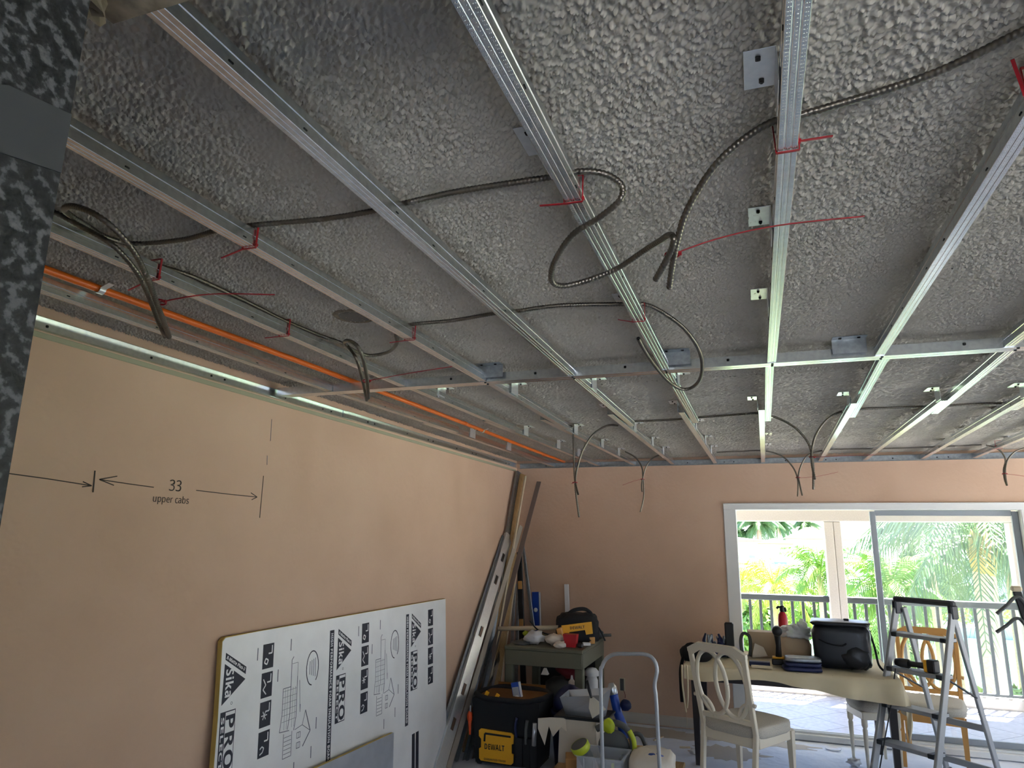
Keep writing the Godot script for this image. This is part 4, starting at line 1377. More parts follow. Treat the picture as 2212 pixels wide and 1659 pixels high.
func build_corner() -> void:
	stud("wide galvanized stud with punched holes leaning along the left wall", V(-2.345, 0.0, -5.1), V(-2.40, 1.77, -6.79), V(1, 0.0, 0.78), 0.092, 0.034, [0.42, 0.72, 1.28, 1.86, 2.14], mt.galvanized_bright)
	stud("plain stud added behind the punched galvanized stud to darken its holes", V(-2.395, 0.0, -5.085), V(-2.432, 1.74, -6.75), V(1, 0.0, 0.78), 0.088, 0.012, [], mt.galvanized_dull)  # added stud, closes the back so the punched holes turn dark
	stud("tall dull steel stud reaching the ceiling in the corner", V(-2.405, 0.0, -5.95), V(-2.41, 2.44, -7.11), V(1, 0, 0.5), 0.064, 0.03, [0.6, 1.4], mt.galvanized_dull)
	strip("wood_board", "tall tan wooden board in the corner beside the dull stud", V(-2.385, 0.0, -6.05), V(-2.365, 2.41, -7.10), 0.07, 0.018, mt.wood_tan)
	strip("wood_board", "pale thin board standing tallest at the corner's right edge", V(-2.36, 0.0, -5.95), V(-2.325, 2.385, -7.06), 0.016, 0.04, mt.wood_pale)
	strip("metal_strip", "pale flat strip leaning in front of the punched stud", V(-2.36, 0.0, -5.33), V(-2.315, 1.86, -6.9), 0.045, 0.012, mt.taupe, Vector3(0.7, 0, 0.7), "metal strip")
	strip("wood_board", "tan wooden board with a pale edge, middle of the leaning bundle", V(-2.267, 0.0, -5.9), V(-2.40, 1.582, -7.0), 0.06, 0.018, mt.wood_tan)
	strip("wood_board", "narrow pale batten right of the tan leaning board", V(-2.235, 0.0, -5.92), V(-2.375, 1.56, -7.02), 0.012, 0.02, mt.wood_pale)
	strip("wood_board", "short brown board low behind the leaning strips", V(-2.40, 0.0, -5.75), V(-2.41, 1.07, -6.7), 0.05, 0.018, mt.wood_tan)
	stud("short steel stud low in the leaning bundle, nearest the wall", V(-2.37, 0.0, -5.5), V(-2.42, 1.05, -6.46), V(0.8, 0, 0.5), 0.04, 0.03, [], mt.galvanized_dull)
	stud("short steel stud low in the leaning bundle, nearer the tool tote", V(-2.30, 0.0, -5.55), V(-2.38, 0.93, -6.5), V(0.8, 0, 0.5), 0.04, 0.03, [], mt.galvanized_dull)
	stud("slim steel channel low in the leaning bundle", V(-2.25, 0.0, -5.62), V(-2.35, 0.86, -6.55), V(0.8, 0, 0.5), 0.03, 0.03, [], mt.galvanized)
	strip("metal_strip", "grey strip slanting right behind the dark level", V(-2.06, 0.0, -6.96), V(-2.373, 1.70, -7.12), 0.03, 0.02, mt.galvanized_dull, Vector3(0, 0, 1), "metal strip")
	strip("metal_strip", "bluish metal strip in the corner, left of two", V(-2.408, 0.0, -6.8), V(-2.44, 1.27, -7.1), 0.03, 0.02, mt.galvanized_dull, Vector3(0, 0, 1), "metal strip")
	strip("metal_strip", "bluish metal strip in the corner, right of two", V(-2.34, 0.0, -6.85), V(-2.405, 1.30, -7.1), 0.03, 0.02, mt.galvanized_dull, Vector3(0, 0, 1), "metal strip")
	strip("metal_strip", "strip in a shadow tone high on the back wall by the corner", V(-2.42, 0.0, -5.86), V(-2.206, 2.337, -7.17), 0.05, 0.008, mt.shadow_brown, Vector3(0, 0.4, 1), "metal strip")  # strip near the wall colour, standing in for a shadow
	# levels
	var lv := thing("spirit_level", "dark spirit level with orange end caps standing in the corner", "spirit level", V(-2.26, 0.0, -6.9))
	lv.basis = bar_basis(V(-2.26, 0, -6.9), V(-2.364, 1.606, -7.0), V(0, 0, 1))
	var st := sb()
	cb(st, V(0, 0, 0.8), V(0.055, 0.025, 1.6), 0.003)
	part(lv, "body", st, mt.black_plastic)
	for z in [0.9, 1.27]:
		st = sb()
		cb(st, V(0, 0.004, z), V(0.045, 0.026, 0.08), 0.003)
		part(lv, "vial_housing", st, mt.wood_orange)
	lv = thing("spirit_level", "blue spirit level standing against the back wall", "spirit level", V(-2.152, 0.0, -7.02))
	lv.basis = bar_basis(V(-2.152, 0, -7.02), V(-2.232, 1.194, -7.15), V(0, 0, 1))
	st = sb()
	cb(st, V(0, 0, 0.6), V(0.075, 0.024, 1.2), 0.003)
	part(lv, "body", st, mt.blue_tool)
	st = sb()
	cb(st, V(-0.043, 0, 0.6), V(0.014, 0.026, 1.19), 0.002)
	part(lv, "edge", st, mt.aluminium)
	st = sb(true)
	lathe(st, [Vector2(0, 0.016), Vector2(0.014, 0.016), Vector2(0.022, 0.014), Vector2(0.022, 0.0)], 16, Transform3D(Basis(), V(0, 0, 1.02)))
	part(lv, "vial", st, mt.white_plastic)
	strip("plastic_post", "white plastic trim length standing against the back wall", V(-1.845, 0.0, -7.12), V(-1.905, 1.277, -7.175), 0.045, 0.03, mt.white_plastic, Vector3(0, 0, 1), "plastic trim")
	# outlet on the back wall
	var ou := thing("wall_outlet", "dark electrical outlet without cover on the back wall", "outlet", V(-1.35, 0.345, BZ))
	st = sb()
	cb(st, V(0, 0, 0.003), V(0.062, 0.125, 0.006), 0.002)
	part(ou, "box", st, mt.wood_pale)
	st = sb()
	cb(st, V(0, 0, 0.009), V(0.036, 0.108, 0.012), 0.003)
	part(ou, "receptacle", st, mt.grey_tool)
	st = sb(true)
	tube(st, curve([V(0.015, -0.05, 0.012), V(0.03, -0.085, 0.02), V(0.028, -0.12, 0.012)], 0.01), 0.0025, 6)
	part(ou, "wire", st, mt.red_dark)

# ------------------------------------------------------------------ utility cart in the corner and what is on it
func bag_shape(st: SurfaceTool, c: Vector3, s: Vector3, sd: int, p := 0.55, rough := 0.25) -> void:
	blob(st, c, s, rough, sd, Basis(), 22, 14, p)

func build_cart() -> void:
	var g := "things on the utility table"
	var o := thing("utility_table", "dark olive plastic utility table against the back wall, heaped with tools", "table", V(-1.79, 0, -6.38))
	var st := sb()
	cb(st, V(0, 0.81, 0), V(0.70, 0.035, 0.86), 0.008)
	part(o, "top", st, mt.cart_plastic)
	st = sb()
	cb(st, V(0, 0.735, 0.415), V(0.68, 0.12, 0.025), 0.004)
	part(o, "apron", st, mt.cart_plastic)
	st = sb()
	cb(st, V(0.337, 0.735, 0.0), V(0.022, 0.12, 0.84), 0.004)
	part(o, "apron", st, mt.cart_plastic)
	st = sb()
	cb(st, V(-0.337, 0.735, 0.0), V(0.022, 0.12, 0.84), 0.004)
	part(o, "apron", st, mt.cart_plastic)
	for x in [-0.31, 0.31]:
		for z in [-0.39, 0.39]:
			st = sb()
			cb(st, V(x, 0.34, z), V(0.075, 0.68, 0.06), 0.008)
			part(o, "leg", st, mt.cart_plastic)
	st = sb()
	cb(st, V(0, 0.2, 0), V(0.64, 0.03, 0.8), 0.005)
	part(o, "shelf", st, mt.cart_plastic)
	st = sb()
	cb(st, V(0, 0.45, -0.41), V(0.6, 0.5, 0.012), 0.003)
	part(o, "back_panel", st, mt.black_plastic)
	# tool bag
	o = thing("tool_bag", "black and yellow open tool bag on the utility table", "tool bag", V(-1.60, 0.8275, -6.42), 0.35, g)
	st = sb(true)
	bag_shape(st, V(0, 0.12, 0), V(0.19, 0.13, 0.13), 5, 0.5, 0.16)
	part(o, "body", st, mt.black_fabric)
	st = sb()
	prism(st, PackedVector2Array([Vector2(-0.15, 0.03), Vector2(-0.10, 0.03), Vector2(-0.09, 0.10), Vector2(0.05, 0.12), Vector2(0.06, 0.08), Vector2(0.12, 0.09), Vector2(0.11, 0.19), Vector2(-0.16, 0.155)]), 0.128, 0.14)
	var pk := part(o, "pocket", st, mt.yellow)
	text(pk, "DEWALT", 0.024, mt.black_plastic, Transform3D(Basis(V(0.995, 0.09, 0), V(-0.09, 0.995, 0), V(0, 0, 1)), V(-0.02, 0.14, 0.1405)), true, 0.13)
	st = sb(true)
	tube(st, curve([V(-0.10, 0.23, 0.02), V(-0.04, 0.275, 0.03), V(0.06, 0.285, 0.0), V(0.12, 0.25, -0.02), V(0.13, 0.21, -0.02)], 0.02), 0.017, 8)
	part(o, "handle", st, mt.black_fabric)
	st = sb(true)
	tube(st, curve([V(0.12, 0.2, 0.03), V(0.19, 0.12, 0.05), V(0.24, 0.02, 0.06)], 0.02), 0.016, 6, true, 0.4)
	part(o, "strap", st, mt.black_fabric)
	# red box, bags, odds and ends
	st = sb()
	hexa(st, V(-1.582, 0.882, -6.10), V(0.095, 0.105, 0.07), V(0.12, 0.105, 0.085))
	solo("red_box", st, mt.red_tool, "small red plastic box at the front of the utility table", "box", g)
	st = sb(true)
	blob(st, V(-1.92, 0.884, -6.13), V(0.09, 0.055, 0.09), 0.5, 21)
	solo("plastic_bag", st, mt.bag_film, "crumpled white plastic bag, left one on the utility table", "plastic bag", g)
	st = sb(true)
	blob(st, V(-1.735, 0.876, -6.14), V(0.085, 0.045, 0.08), 0.5, 22)
	solo("plastic_bag", st, mt.paper_white, "crumpled pinkish bag in the middle of the utility table", "plastic bag", g)
	st = sb(true)
	blob(st, V(-1.66, 0.85, -6.03), V(0.055, 0.028, 0.05), 0.5, 23)
	solo("rag", st, mt.paper_white, "small pale rag at the table's front edge by the red box", "rag", g)
	st = sb(true)
	blob(st, V(-2.02, 0.842, -6.06), V(0.08, 0.02, 0.06), 0.6, 24)
	solo("rag", st, mt.grey_tool, "flat grey rag at the left front corner of the utility table", "rag", g)
	st = sb(true)
	blob(st, V(-2.03, 0.90, -6.22), V(0.03, 0.02, 0.03), 0.5, 25)
	solo("glove_finger", st, mt.lime, "small lime green scrap beside the white bag", "scrap", g)
	st = sb()
	cb(st, V(-1.70, 0.905, -6.2), V(0.05, 0.13, 0.04), 0.008, Basis(V(0, 0, 1), 0.25))
	solo("glue_bottle", st, mt.wood_orange, "orange glue bottle behind the pinkish bag", "bottle", g)
	st = sb()
	cb(st, V(-1.50, 0.8465, -6.10), V(0.05, 0.035, 0.05), 0.008)
	solo("tape_measure", st, mt.black_plastic, "small black tape measure right of the red box", "tape measure", g)
	st = sb()
	cb(st, V(-1.475, 0.8415, -6.23), V(0.07, 0.025, 0.05), 0.004, Basis(V(0, 1, 0), 0.3))
	solo("paper_pad", st, mt.white_plastic, "white folded paper near the right edge of the utility table", "paper", g)
	st = sb()
	cb(st, V(-1.457, 0.8575, -6.37), V(0.05, 0.055, 0.07), 0.004, Basis(V(0, 1, 0), 0.25))
	solo("wood_block", st, mt.wood_orange, "tan wooden block at the right edge of the utility table", "wood block", g)
	st = sb(true)
	blob(st, V(-1.475, 0.868, -6.72), V(0.05, 0.035, 0.05), 0.6, 26)
	tube(st, [V(-1.47, 0.85, -6.74), V(-1.36, 0.86, -6.75)], 0.014, 8)
	solo("pliers", st, mt.grey_tool, "grey hand tool at the table's far right corner", "hand tool", g)
	st = sb(true)
	tube(st, [V(-2.32, 0.918, -6.28), V(-1.74, 0.956, -6.31)], 0.02, 10)
	solo("plastic_pipe", st, mt.wood_pale, "pale pipe lying level across the back of the utility table", "pipe", g)
	st = sb(true)
	tube(st, curve([V(-2.02, 1.0, -6.3), V(-1.93, 0.93, -6.26), V(-1.82, 0.90, -6.24), V(-1.74, 0.90, -6.26)], 0.02), 0.006, 6)
	solo("power_cord", st, mt.black_plastic, "black cord draped over the pale pipe", "cord", g)
	# on the shelf below
	var h := "things on the shelf of the utility table"
	st = sb(true)
	blob(st, V(-1.64, 0.6, -6.22), V(0.12, 0.045, 0.07), 0.3, 31, Basis(V(0, 0, 1), -0.35))
	solo("red_tool_case", st, mt.red_dark, "dark red tool lying on top of the shelf load", "hand tool", h)
	st = sb(true)
	blob(st, V(-1.70, 0.38, -6.3), V(0.16, 0.17, 0.16), 0.25, 32, Basis(), 16, 10, 0.7)
	solo("shelf_bundle", st, mt.grey_tool, "dark grey bundle filling the shelf", "bundle", h)
	o = thing("white_bottle", "white plastic bottle on the shelf, seen through the table's right side", "bottle", V(-1.47, 0.215, -6.40), 0.0, h)
	st = sb(true)
	lathe(st, [Vector2(0, 0), Vector2(0.05, 0), Vector2(0.055, 0.02), Vector2(0.055, 0.3), Vector2(0.03, 0.36), Vector2(0.0, 0.36)], 16)
	part(o, "body", st, mt.white_plastic)
	st = sb(true)
	lathe(st, [Vector2(0.064, 0.34), Vector2(0.066, 0.37), Vector2(0.04, 0.4), Vector2(0.0, 0.41)], 16)
	part(o, "cap", st, mt.white_plastic)
	o = thing("caulk_bottle", "small white and orange printed bottle on the shelf", "bottle", V(-1.56, 0.44, -6.04), 0.0, h)
	st = sb(true)
	lathe(st, [Vector2(0, 0), Vector2(0.028, 0), Vector2(0.03, 0.02), Vector2(0.03, 0.12), Vector2(0.012, 0.14), Vector2(0.0, 0.14)], 12)
	part(o, "body", st, mt.paper_white)
	st = sb(true)
	lathe(st, [Vector2(0.012, 0.14), Vector2(0.008, 0.17), Vector2(0, 0.17)], 10)
	part(o, "nozzle", st, mt.white_plastic)
	o = thing("label_jug", "white jug with dark label in the shadow under the utility table", "jug", V(-2.03, 0.22, -6.1), 0.0, h)
	st = sb()
	cb(st, V(0, 0.15, 0), V(0.10, 0.24, 0.09), 0.015)
	part(o, "body", st, mt.white_plastic)
	st = sb()
	cb(st, V(0, 0.17, 0.047), V(0.075, 0.06, 0.004), 0.001)
	part(o, "label", st, mt.blue_dark)
	st = sb()
	hexa(st, V(-1.79, 0.63, -6.02), V(0.06, 0.05, 0.05), V(0.02, 0.05, 0.02))
	solo("plaster_wedge", st, mt.paper_white, "pale wedge on the front of the shelf load", "wedge", h)

# ------------------------------------------------------------------ tote, bucket, flat cart and tools
func build_floor_tools() -> void:
	var o := thing("tool_tote", "large black and yellow open tool tote on the floor before the utility table", "tool tote", V(-1.955, 0, -5.68), 0.0)
	var st := sb()
	hexa(st, V(0, 0.255, 0), V(0.50, 0.47, 0.36), V(0.56, 0.47, 0.40))
	part(o, "body", st, mt.black_fabric)
	st = sb(true)
	var rim := []
	for k in 29:
		var a := TAU * k / 28
		rim.append(V(signf(cos(a)) * pow(absf(cos(a)), 0.4) * 0.28, 0.5 + 0.01 * sin(a * 3), signf(sin(a)) * pow(absf(sin(a)), 0.4) * 0.2))
	tube(st, rim, 0.022, 8, false)
	part(o, "rim", st, mt.black_fabric)
	st = sb()
	bx(st, V(0, 0.494, 0), V(0.5, 0.012, 0.35))
	part(o, "liner", st, mt.brown_liner)
	st = sb()
	bx(st, V(0, 0.52, -0.205), V(0.42, 0.05, 0.004))
	part(o, "back_liner", st, mt.brown_liner)
	for x in [-0.23, 0.23]:
		st = sb()
		cb(st, V(x, 0.02, 0), V(0.05, 0.04, 0.32), 0.01)
		part(o, "foot", st, mt.black_plastic)
	st = sb()
	var zf := 0.196
	prism(st, PackedVector2Array([Vector2(-0.21, 0.055), Vector2(-0.195, 0.04), Vector2(0.055, 0.035), Vector2(0.072, 0.05), Vector2(0.074, 0.11), Vector2(0.058, 0.115), Vector2(0.056, 0.18), Vector2(0.072, 0.185), Vector2(0.074, 0.245), Vector2(0.055, 0.26), Vector2(-0.2, 0.27), Vector2(-0.217, 0.255), Vector2(-0.216, 0.215), Vector2(-0.196, 0.195), Vector2(-0.196, 0.135), Vector2(-0.212, 0.125)]), 0.0, 0.012, Transform3D(Basis(), V(0, 0, zf - 0.004)))
	var pl := part(o, "front_plate", st, mt.yellow)
	st = sb()
	beam(st, V(-0.165, 0.238, zf + 0.009), V(0.05, 0.233, zf + 0.009), 0.014, 0.003, V(0, 0, 1))
	beam(st, V(-0.165, 0.238, zf + 0.009), V(-0.168, 0.18, zf + 0.009), 0.014, 0.003, V(0, 0, 1))
	part(pl, "plate_groove", st, mt.black_plastic)
	text(pl, "DEWALT", 0.04, mt.black_plastic, Transform3D(Basis(), V(-0.085, 0.145, zf + 0.009)), true, 0.165)
	text(pl, "GUARANTEED TOUGH", 0.014, mt.black_plastic, Transform3D(Basis(), V(-0.08, 0.055, zf + 0.009)), true, 0.18)
	for x in [0.125, 0.185, 0.24]:
		st = sb()
		hexa(st, V(x, 0.14, zf + 0.012), V(0.05, 0.2, 0.03), V(0.055, 0.2, 0.05))
		part(o, "pocket", st, mt.black_fabric)
	var tg := "tools in the pockets of the tote"
	st = sb(true)
	tube(st, curve([V(-1.845, 0.20, -5.465), V(-1.86, 0.30, -5.455), V(-1.85, 0.38, -5.455)], 0.03), 0.011, 8)
	solo("screwdriver", st, mt.blue_dark, "dark blue screwdriver handle in the tote's front pocket", "screwdriver", tg)
	st = sb(true)
	tube(st, curve([V(-1.775, 0.2, -5.455), V(-1.775, 0.3, -5.455), V(-1.765, 0.37, -5.455)], 0.03), 0.013, 8)
	solo("chisel", st, mt.grey_tool, "grey handled tool in the tote's front pocket", "hand tool", tg)
	st = sb(true)
	tube(st, [V(-1.705, 0.2, -5.44), V(-1.70, 0.36, -5.44)], 0.017, 10)
	solo("torch_light", st, mt.steel, "silver and blue torch in the tote's right pocket", "torch", tg)
	o = thing("torpedo_level", "blue and white level standing up out of the tote", "spirit level", V(-1.905, 0.5, -5.62), 0.0)
	o.rotation.z = 0.2
	st = sb()
	cb(st, V(0, 0.02, 0), V(0.065, 0.17, 0.022), 0.003)
	part(o, "body", st, mt.blue_tool)
	st = sb()
	cb(st, V(0.038, 0.02, 0), V(0.012, 0.17, 0.026), 0.002)
	part(o, "edge", st, mt.white_plastic)
	st = sb()
	cb(st, V(0, 0.02, 0.008), V(0.055, 0.1, 0.012), 0.002)
	part(o, "plate", st, mt.aluminium)
	st = sb(true)
	lathe(st, [Vector2(0, 0.02), Vector2(0.014, 0.02), Vector2(0.024, 0.016), Vector2(0.024, 0.0)], 16, Transform3D(Basis(V(1, 0, 0), V(0, 0, 1), V(0, -1, 0)), V(0, -0.015, 0.0)))
	part(o, "vial", st, mt.white_plastic)
	for q in [[-2.13, 0.515, -5.52], [-2.03, 0.51, -5.49]]:
		st = sb()
		cb(st, V(q[0], q[1], q[2]), V(0.03, 0.05, 0.012), 0.003, Basis(V(0, 0, 1), -0.5))
		solo("buckle_tab", st, mt.yellow, "yellow tab on the tote's rim, %s" % ("at its left corner" if q[0] < -2.1 else "in the middle"), "tab", tg)
	o = thing("utility_saw", "orange handled tool hanging on the left side of the tote", "hand tool", V(-2.262, 0.2, -5.5), 0.0, tg)
	st = sb(true)
	blob(st, V(0, 0.14, 0), V(0.022, 0.045, 0.018), 0.2, 5)
	tube(st, [V(0, 0.12, 0), V(0.006, 0.01, 0)], [0.016, 0.008], 8)
	part(o, "handle", st, mt.orange_tool)
	st = sb()
	cb(st, V(0.004, 0.20, 0), V(0.012, 0.05, 0.006), 0.001)
	part(o, "blade", st, mt.steel)
	# dark blue bucket and box that carry the mud pan
	o = thing("blue_bucket", "dark blue plastic bucket behind the steel mud pan", "bucket", V(-1.51, 0, -5.775))
	st = sb(true)
	lathe(st, [Vector2(0, 0), Vector2(0.12, 0), Vector2(0.15, 0.36), Vector2(0.158, 0.37), Vector2(0.158, 0.40), Vector2(0.14, 0.4), Vector2(0.11, 0.02)], 28)
	part(o, "shell", st, mt.blue_dark)
	st = sb(true)
	blob(st, V(0, 0.42, 0), V(0.135, 0.17, 0.135), 0.12, 8)
	part(o, "liner", st, mt.blue_dark)
	o = thing("covered_box", "cloth covered box under the steel mud pan", "box", V(-1.32, 0.161, -5.42))
	st = sb()
	hexa(st, V(0, 0.145, 0), V(0.29, 0.29, 0.32), V(0.27, 0.29, 0.30))
	part(o, "cover", st, mt.drop_cloth)
	st = sb()
	cb(st, V(0.02, 0.301, 0.0), V(0.40, 0.02, 0.32), 0.006)
	part(o, "tray", st, mt.black_plastic)
	o = thing("cloth_rag", "white rag with pointed corners hanging left of the covered box", "rag", V(-1.50, 0.0, -5.25))
	st = sb()
	for q in [[[-0.11, 0.45], [-0.02, 0.46], [-0.03, 0.40], [-0.06, 0.27], [-0.11, 0.38]], [[-0.02, 0.46], [0.09, 0.46], [0.10, 0.37], [0.06, 0.40], [0.0, 0.33], [-0.03, 0.40]]]:
		var pv := PackedVector2Array()
		for p in q:
			pv.append(Vector2(p[0], p[1]))
		prism(st, pv, 0.0, 0.006, Transform3D(Basis(V(0, 1, 0), 0.2), Vector3.ZERO))
	part(o, "cloth", st, mt.drop_cloth)
	# mud pan with putty knife
	o = thing("mud_pan", "stainless steel mud pan on the covered box", "mud pan", V(-1.30, 0.473, -5.36), -0.12)
	st = sb()
	var b0 := [V(-0.12, 0, 0.05), V(0.16, 0, 0.05), V(0.16, 0, -0.05), V(-0.12, 0, -0.05)]
	var b1 := [V(-0.15, 0.12, 0.09), V(0.19, 0.17, 0.09), V(0.19, 0.19, -0.09), V(-0.15, 0.14, -0.09)]
	for k in 4:
		var k2 := (k + 1) % 4
		var n: Vector3 = b0[k] + b0[k2] + V(-0.04, 0, 0)
		quad(st, b0[k], b0[k2], b1[k2], b1[k], V(n.x, 0, n.z))
		quad(st, b0[k] * 0.97, b0[k2] * 0.97, b1[k2] * 0.985, b1[k] * 0.985, -V(n.x, -1, n.z))
	quad(st, b0[0], b0[1], b0[2], b0[3], V(0, 1, 0))
	part(o, "trough", st, mt.steel)
	o = thing("putty_knife", "putty knife with black handle leaning on the mud pan", "putty knife", V(-1.17, 0.50, -5.18))
	o.rotation = V(-0.15, 0, 0.22)
	st = sb()
	prism(st, PackedVector2Array([Vector2(-0.02, 0.0), Vector2(0.09, 0.045), Vector2(0.06, 0.09), Vector2(0.018, 0.135), Vector2(-0.012, 0.135), Vector2(-0.032, 0.07)]), 0.0, 0.0015)
	part(o, "blade", st, mt.putty_blade)
	st = sb(true)
	tube(st, [V(0, 0.13, 0), V(-0.005, 0.18, 0), V(-0.012, 0.25, 0)], [0.007, 0.012, 0.011], 8)
	part(o, "handle", st, mt.black_plastic)
	# flat cart with tubular handle
	o = thing("platform_cart", "platform cart with bent white tubular handle, loaded with tools", "platform cart", V(-0.95, 0, -5.12))
	st = sb()
	cb(st, V(-0.085, 0.145, -0.045), V(0.87, 0.03, 0.89), 0.006)
	part(o, "deck", st, mt.wood_tan)
	st = sb(true)
	tube(st, curve([V(-0.075, 0.16, 0.37), V(-0.077, 0.3, 0.37), V(-0.082, 0.85, 0.37), V(-0.072, 0.92, 0.37), V(-0.045, 0.97, 0.37), V(0.01, 1.005, 0.37), V(0.1, 1.012, 0.37), V(0.20, 1.018, 0.37), V(0.25, 1.005, 0.37), V(0.28, 0.965, 0.37), V(0.286, 0.915, 0.37), V(0.272, 0.86, 0.37), V(0.268, 0.82, 0.37), V(0.275, 0.74, 0.37), V(0.284, 0.35, 0.37), V(0.287, 0.16, 0.37)], 0.03), 0.0125, 12)
	part(o, "handle", st, mt.aluminium)
	for x in [-0.4, 0.28]:
		for z in [-0.33, 0.33]:
			st = sb(true)
			lathe(st, [Vector2(0, -0.018), Vector2(0.05, -0.018), Vector2(0.0625, -0.01), Vector2(0.0625, 0.01), Vector2(0.05, 0.018), Vector2(0, 0.018)], 18, Transform3D(Basis(V(0, 1, 0), V(1, 0, 0), V(0, 0, -1)), V(x, 0.0635, z)))
			part(o, "wheel", st, mt.black_plastic)
	var cg := "things on the platform cart"
	# clear bin
	o = thing("clear_bin", "clear plastic bin on the platform cart", "plastic bin", V(-1.08, 0.162, -5.03), -0.05, cg)
	st = sb()
	for s in [[V(0, 0.08, 0.13), V(0.30, 0.16, 0.004)], [V(0, 0.08, -0.13), V(0.30, 0.16, 0.004)], [V(-0.15, 0.08, 0), V(0.004, 0.16, 0.26)], [V(0.15, 0.08, 0), V(0.004, 0.16, 0.26)], [V(0, 0.002, 0), V(0.30, 0.004, 0.26)]]:
		bx(st, s[0], s[1])
	part(o, "wall", st, mt.clear_plastic)
	st = sb()
	for s in [[V(0, 0.162, 0.136), V(0.32, 0.008, 0.016)], [V(0, 0.162, -0.136), V(0.32, 0.008, 0.016)], [V(-0.156, 0.162, 0), V(0.016, 0.008, 0.272)], [V(0.156, 0.162, 0), V(0.016, 0.008, 0.272)]]:
		cb(st, s[0], s[1], 0.002)
	part(o, "rim", st, mt.clear_plastic)
	st = sb()
	for x in [-0.1, -0.03, 0.04, 0.11]:
		cb(st, V(x, 0.08, 0.134), V(0.008, 0.14, 0.006), 0.001)
	part(o, "rib", st, mt.clear_plastic)
	# lime sander in the bin
	o = thing("orbital_sander", "lime and grey sander tilted in the clear bin", "sander", V(-1.15, 0.20, -5.02), 0.0, cg)
	o.rotation = V(0.3, 0.2, 0.45)
	st = sb(true)
	lathe(st, [Vector2(0, 0), Vector2(0.045, 0), Vector2(0.05, 0.03), Vector2(0.05, 0.15), Vector2(0.058, 0.17)], 18)
	part(o, "body", st, mt.grey_tool)
	st = sb(true)
	lathe(st, [Vector2(0.058, 0.165), Vector2(0.066, 0.18), Vector2(0.066, 0.205), Vector2(0.06, 0.215)], 18)
	part(o, "band", st, mt.lime)
	st = sb(true)
	lathe(st, [Vector2(0.06, 0.213), Vector2(0.03, 0.218), Vector2(0, 0.218)], 18)
	part(o, "pad", st, mt.grey_tool)
	o = thing("drill_driver", "lime and grey drill low inside the clear bin", "drill", V(-1.0, 0.2, -5.02), 0.0, cg)
	st = sb(true)
	tube(st, [V(-0.06, 0.03, 0), V(0.06, 0.05, 0)], [0.026, 0.03], 10)
	tube(st, [V(0.04, 0.04, 0), V(0.06, -0.02, 0)], 0.02, 8)
	part(o, "body", st, mt.grey_tool)
	st = sb(true)
	tube(st, [V(-0.02, 0.037, 0), V(0.0, 0.04, 0)], 0.031, 10)
	part(o, "band", st, mt.lime)
	# lime circular saw behind
	o = thing("circular_saw", "lime and grey circular saw behind the clear bin", "circular saw", V(-1.05, 0.162, -5.24), 0.1, cg)
	st = sb(true)
	lathe(st, [Vector2(0, -0.02), Vector2(0.1, -0.02), Vector2(0.11, -0.012), Vector2(0.11, 0.012), Vector2(0.1, 0.02), Vector2(0, 0.02)], 24, Transform3D(Basis(V(1, 0, 0), V(0, 0, 1), V(0, -1, 0)), V(0, 0.15, 0)))
	part(o, "blade_guard", st, mt.grey_tool)
	st = sb(true)
	tube(st, curve([V(-0.12, 0.26, 0.02), V(-0.06, 0.29, 0.02), V(0.02, 0.31, 0.02), V(0.09, 0.28, 0.02), V(0.13, 0.21, 0.02), V(0.13, 0.12, 0.02)], 0.02), 0.022, 10)
	part(o, "handle", st, mt.grey_tool)
	st = sb(true)
	blob(st, V(-0.03, 0.29, 0.03), V(0.045, 0.05, 0.035), 0.2, 12)
	tube(st, curve([V(0.11, 0.27, 0.03), V(0.14, 0.21, 0.03), V(0.145, 0.13, 0.03)], 0.02), 0.018, 8)
	part(o, "shell", st, mt.lime)
	st = sb()
	cb(st, V(0, 0.03, 0.0), V(0.28, 0.006, 0.12), 0.002)
	cb(st, V(-0.08, 0.015, 0.0), V(0.05, 0.03, 0.05), 0.002)
	part(o, "shoe", st, mt.steel)
	# blue tool standing
	o = thing("blue_grinder", "blue handled power tool standing behind the platform cart", "power tool", V(-1.08, 0.0, -5.66))
	st = sb(true)
	tube(st, curve([V(0.04, 0.10, 0), V(0.015, 0.34, 0), V(-0.02, 0.44, 0), V(-0.05, 0.57, 0)], 0.03), [0.02, 0.02, 0.022, 0.024, 0.027, 0.03, 0.034, 0.036, 0.038, 0.038, 0.036, 0.034, 0.034, 0.034, 0.034, 0.034, 0.034, 0.034, 0.034, 0.034, 0.034, 0.034], 10)
	part(o, "body", st, mt.blue_tool)
	st = sb(true)
	blob(st, V(0.045, 0.5, 0.01), V(0.045, 0.042, 0.035), 0.15, 3)
	part(o, "side_grip", st, mt.blue_dark)
	st = sb(true)
	lathe(st, [Vector2(0.03, 0.0), Vector2(0.036, 0.02), Vector2(0.036, 0.06), Vector2(0.02, 0.09), Vector2(0, 0.09)], 14, Transform3D(Basis(V(0, 0, 1), 0.2), V(-0.05, 0.56, 0)))
	part(o, "gear_head", st, mt.steel)
	st = sb()
	cb(st, V(0.04, 0.05, 0), V(0.09, 0.1, 0.07), 0.01)
	part(o, "battery", st, mt.blue_dark)
	# sack, trowel, little box
	o = thing("mortar_sack", "white paper sack with blue logo on the platform cart", "sack", V(-0.765, 0.162, -5.12), 0.05, cg)
	st = sb(true)
	blob(st, V(0, 0.09, 0), V(0.15, 0.09, 0.22), 0.12, 6, Basis(), 24, 14, 0.6)
	part(o, "bag", st, mt.sack)
	st = sb(true)
	blob(st, V(0.02, 0.165, 0.06), V(0.07, 0.018, 0.05), 0.1, 7)
	var lg := part(o, "logo", st, mt.blue_tool)
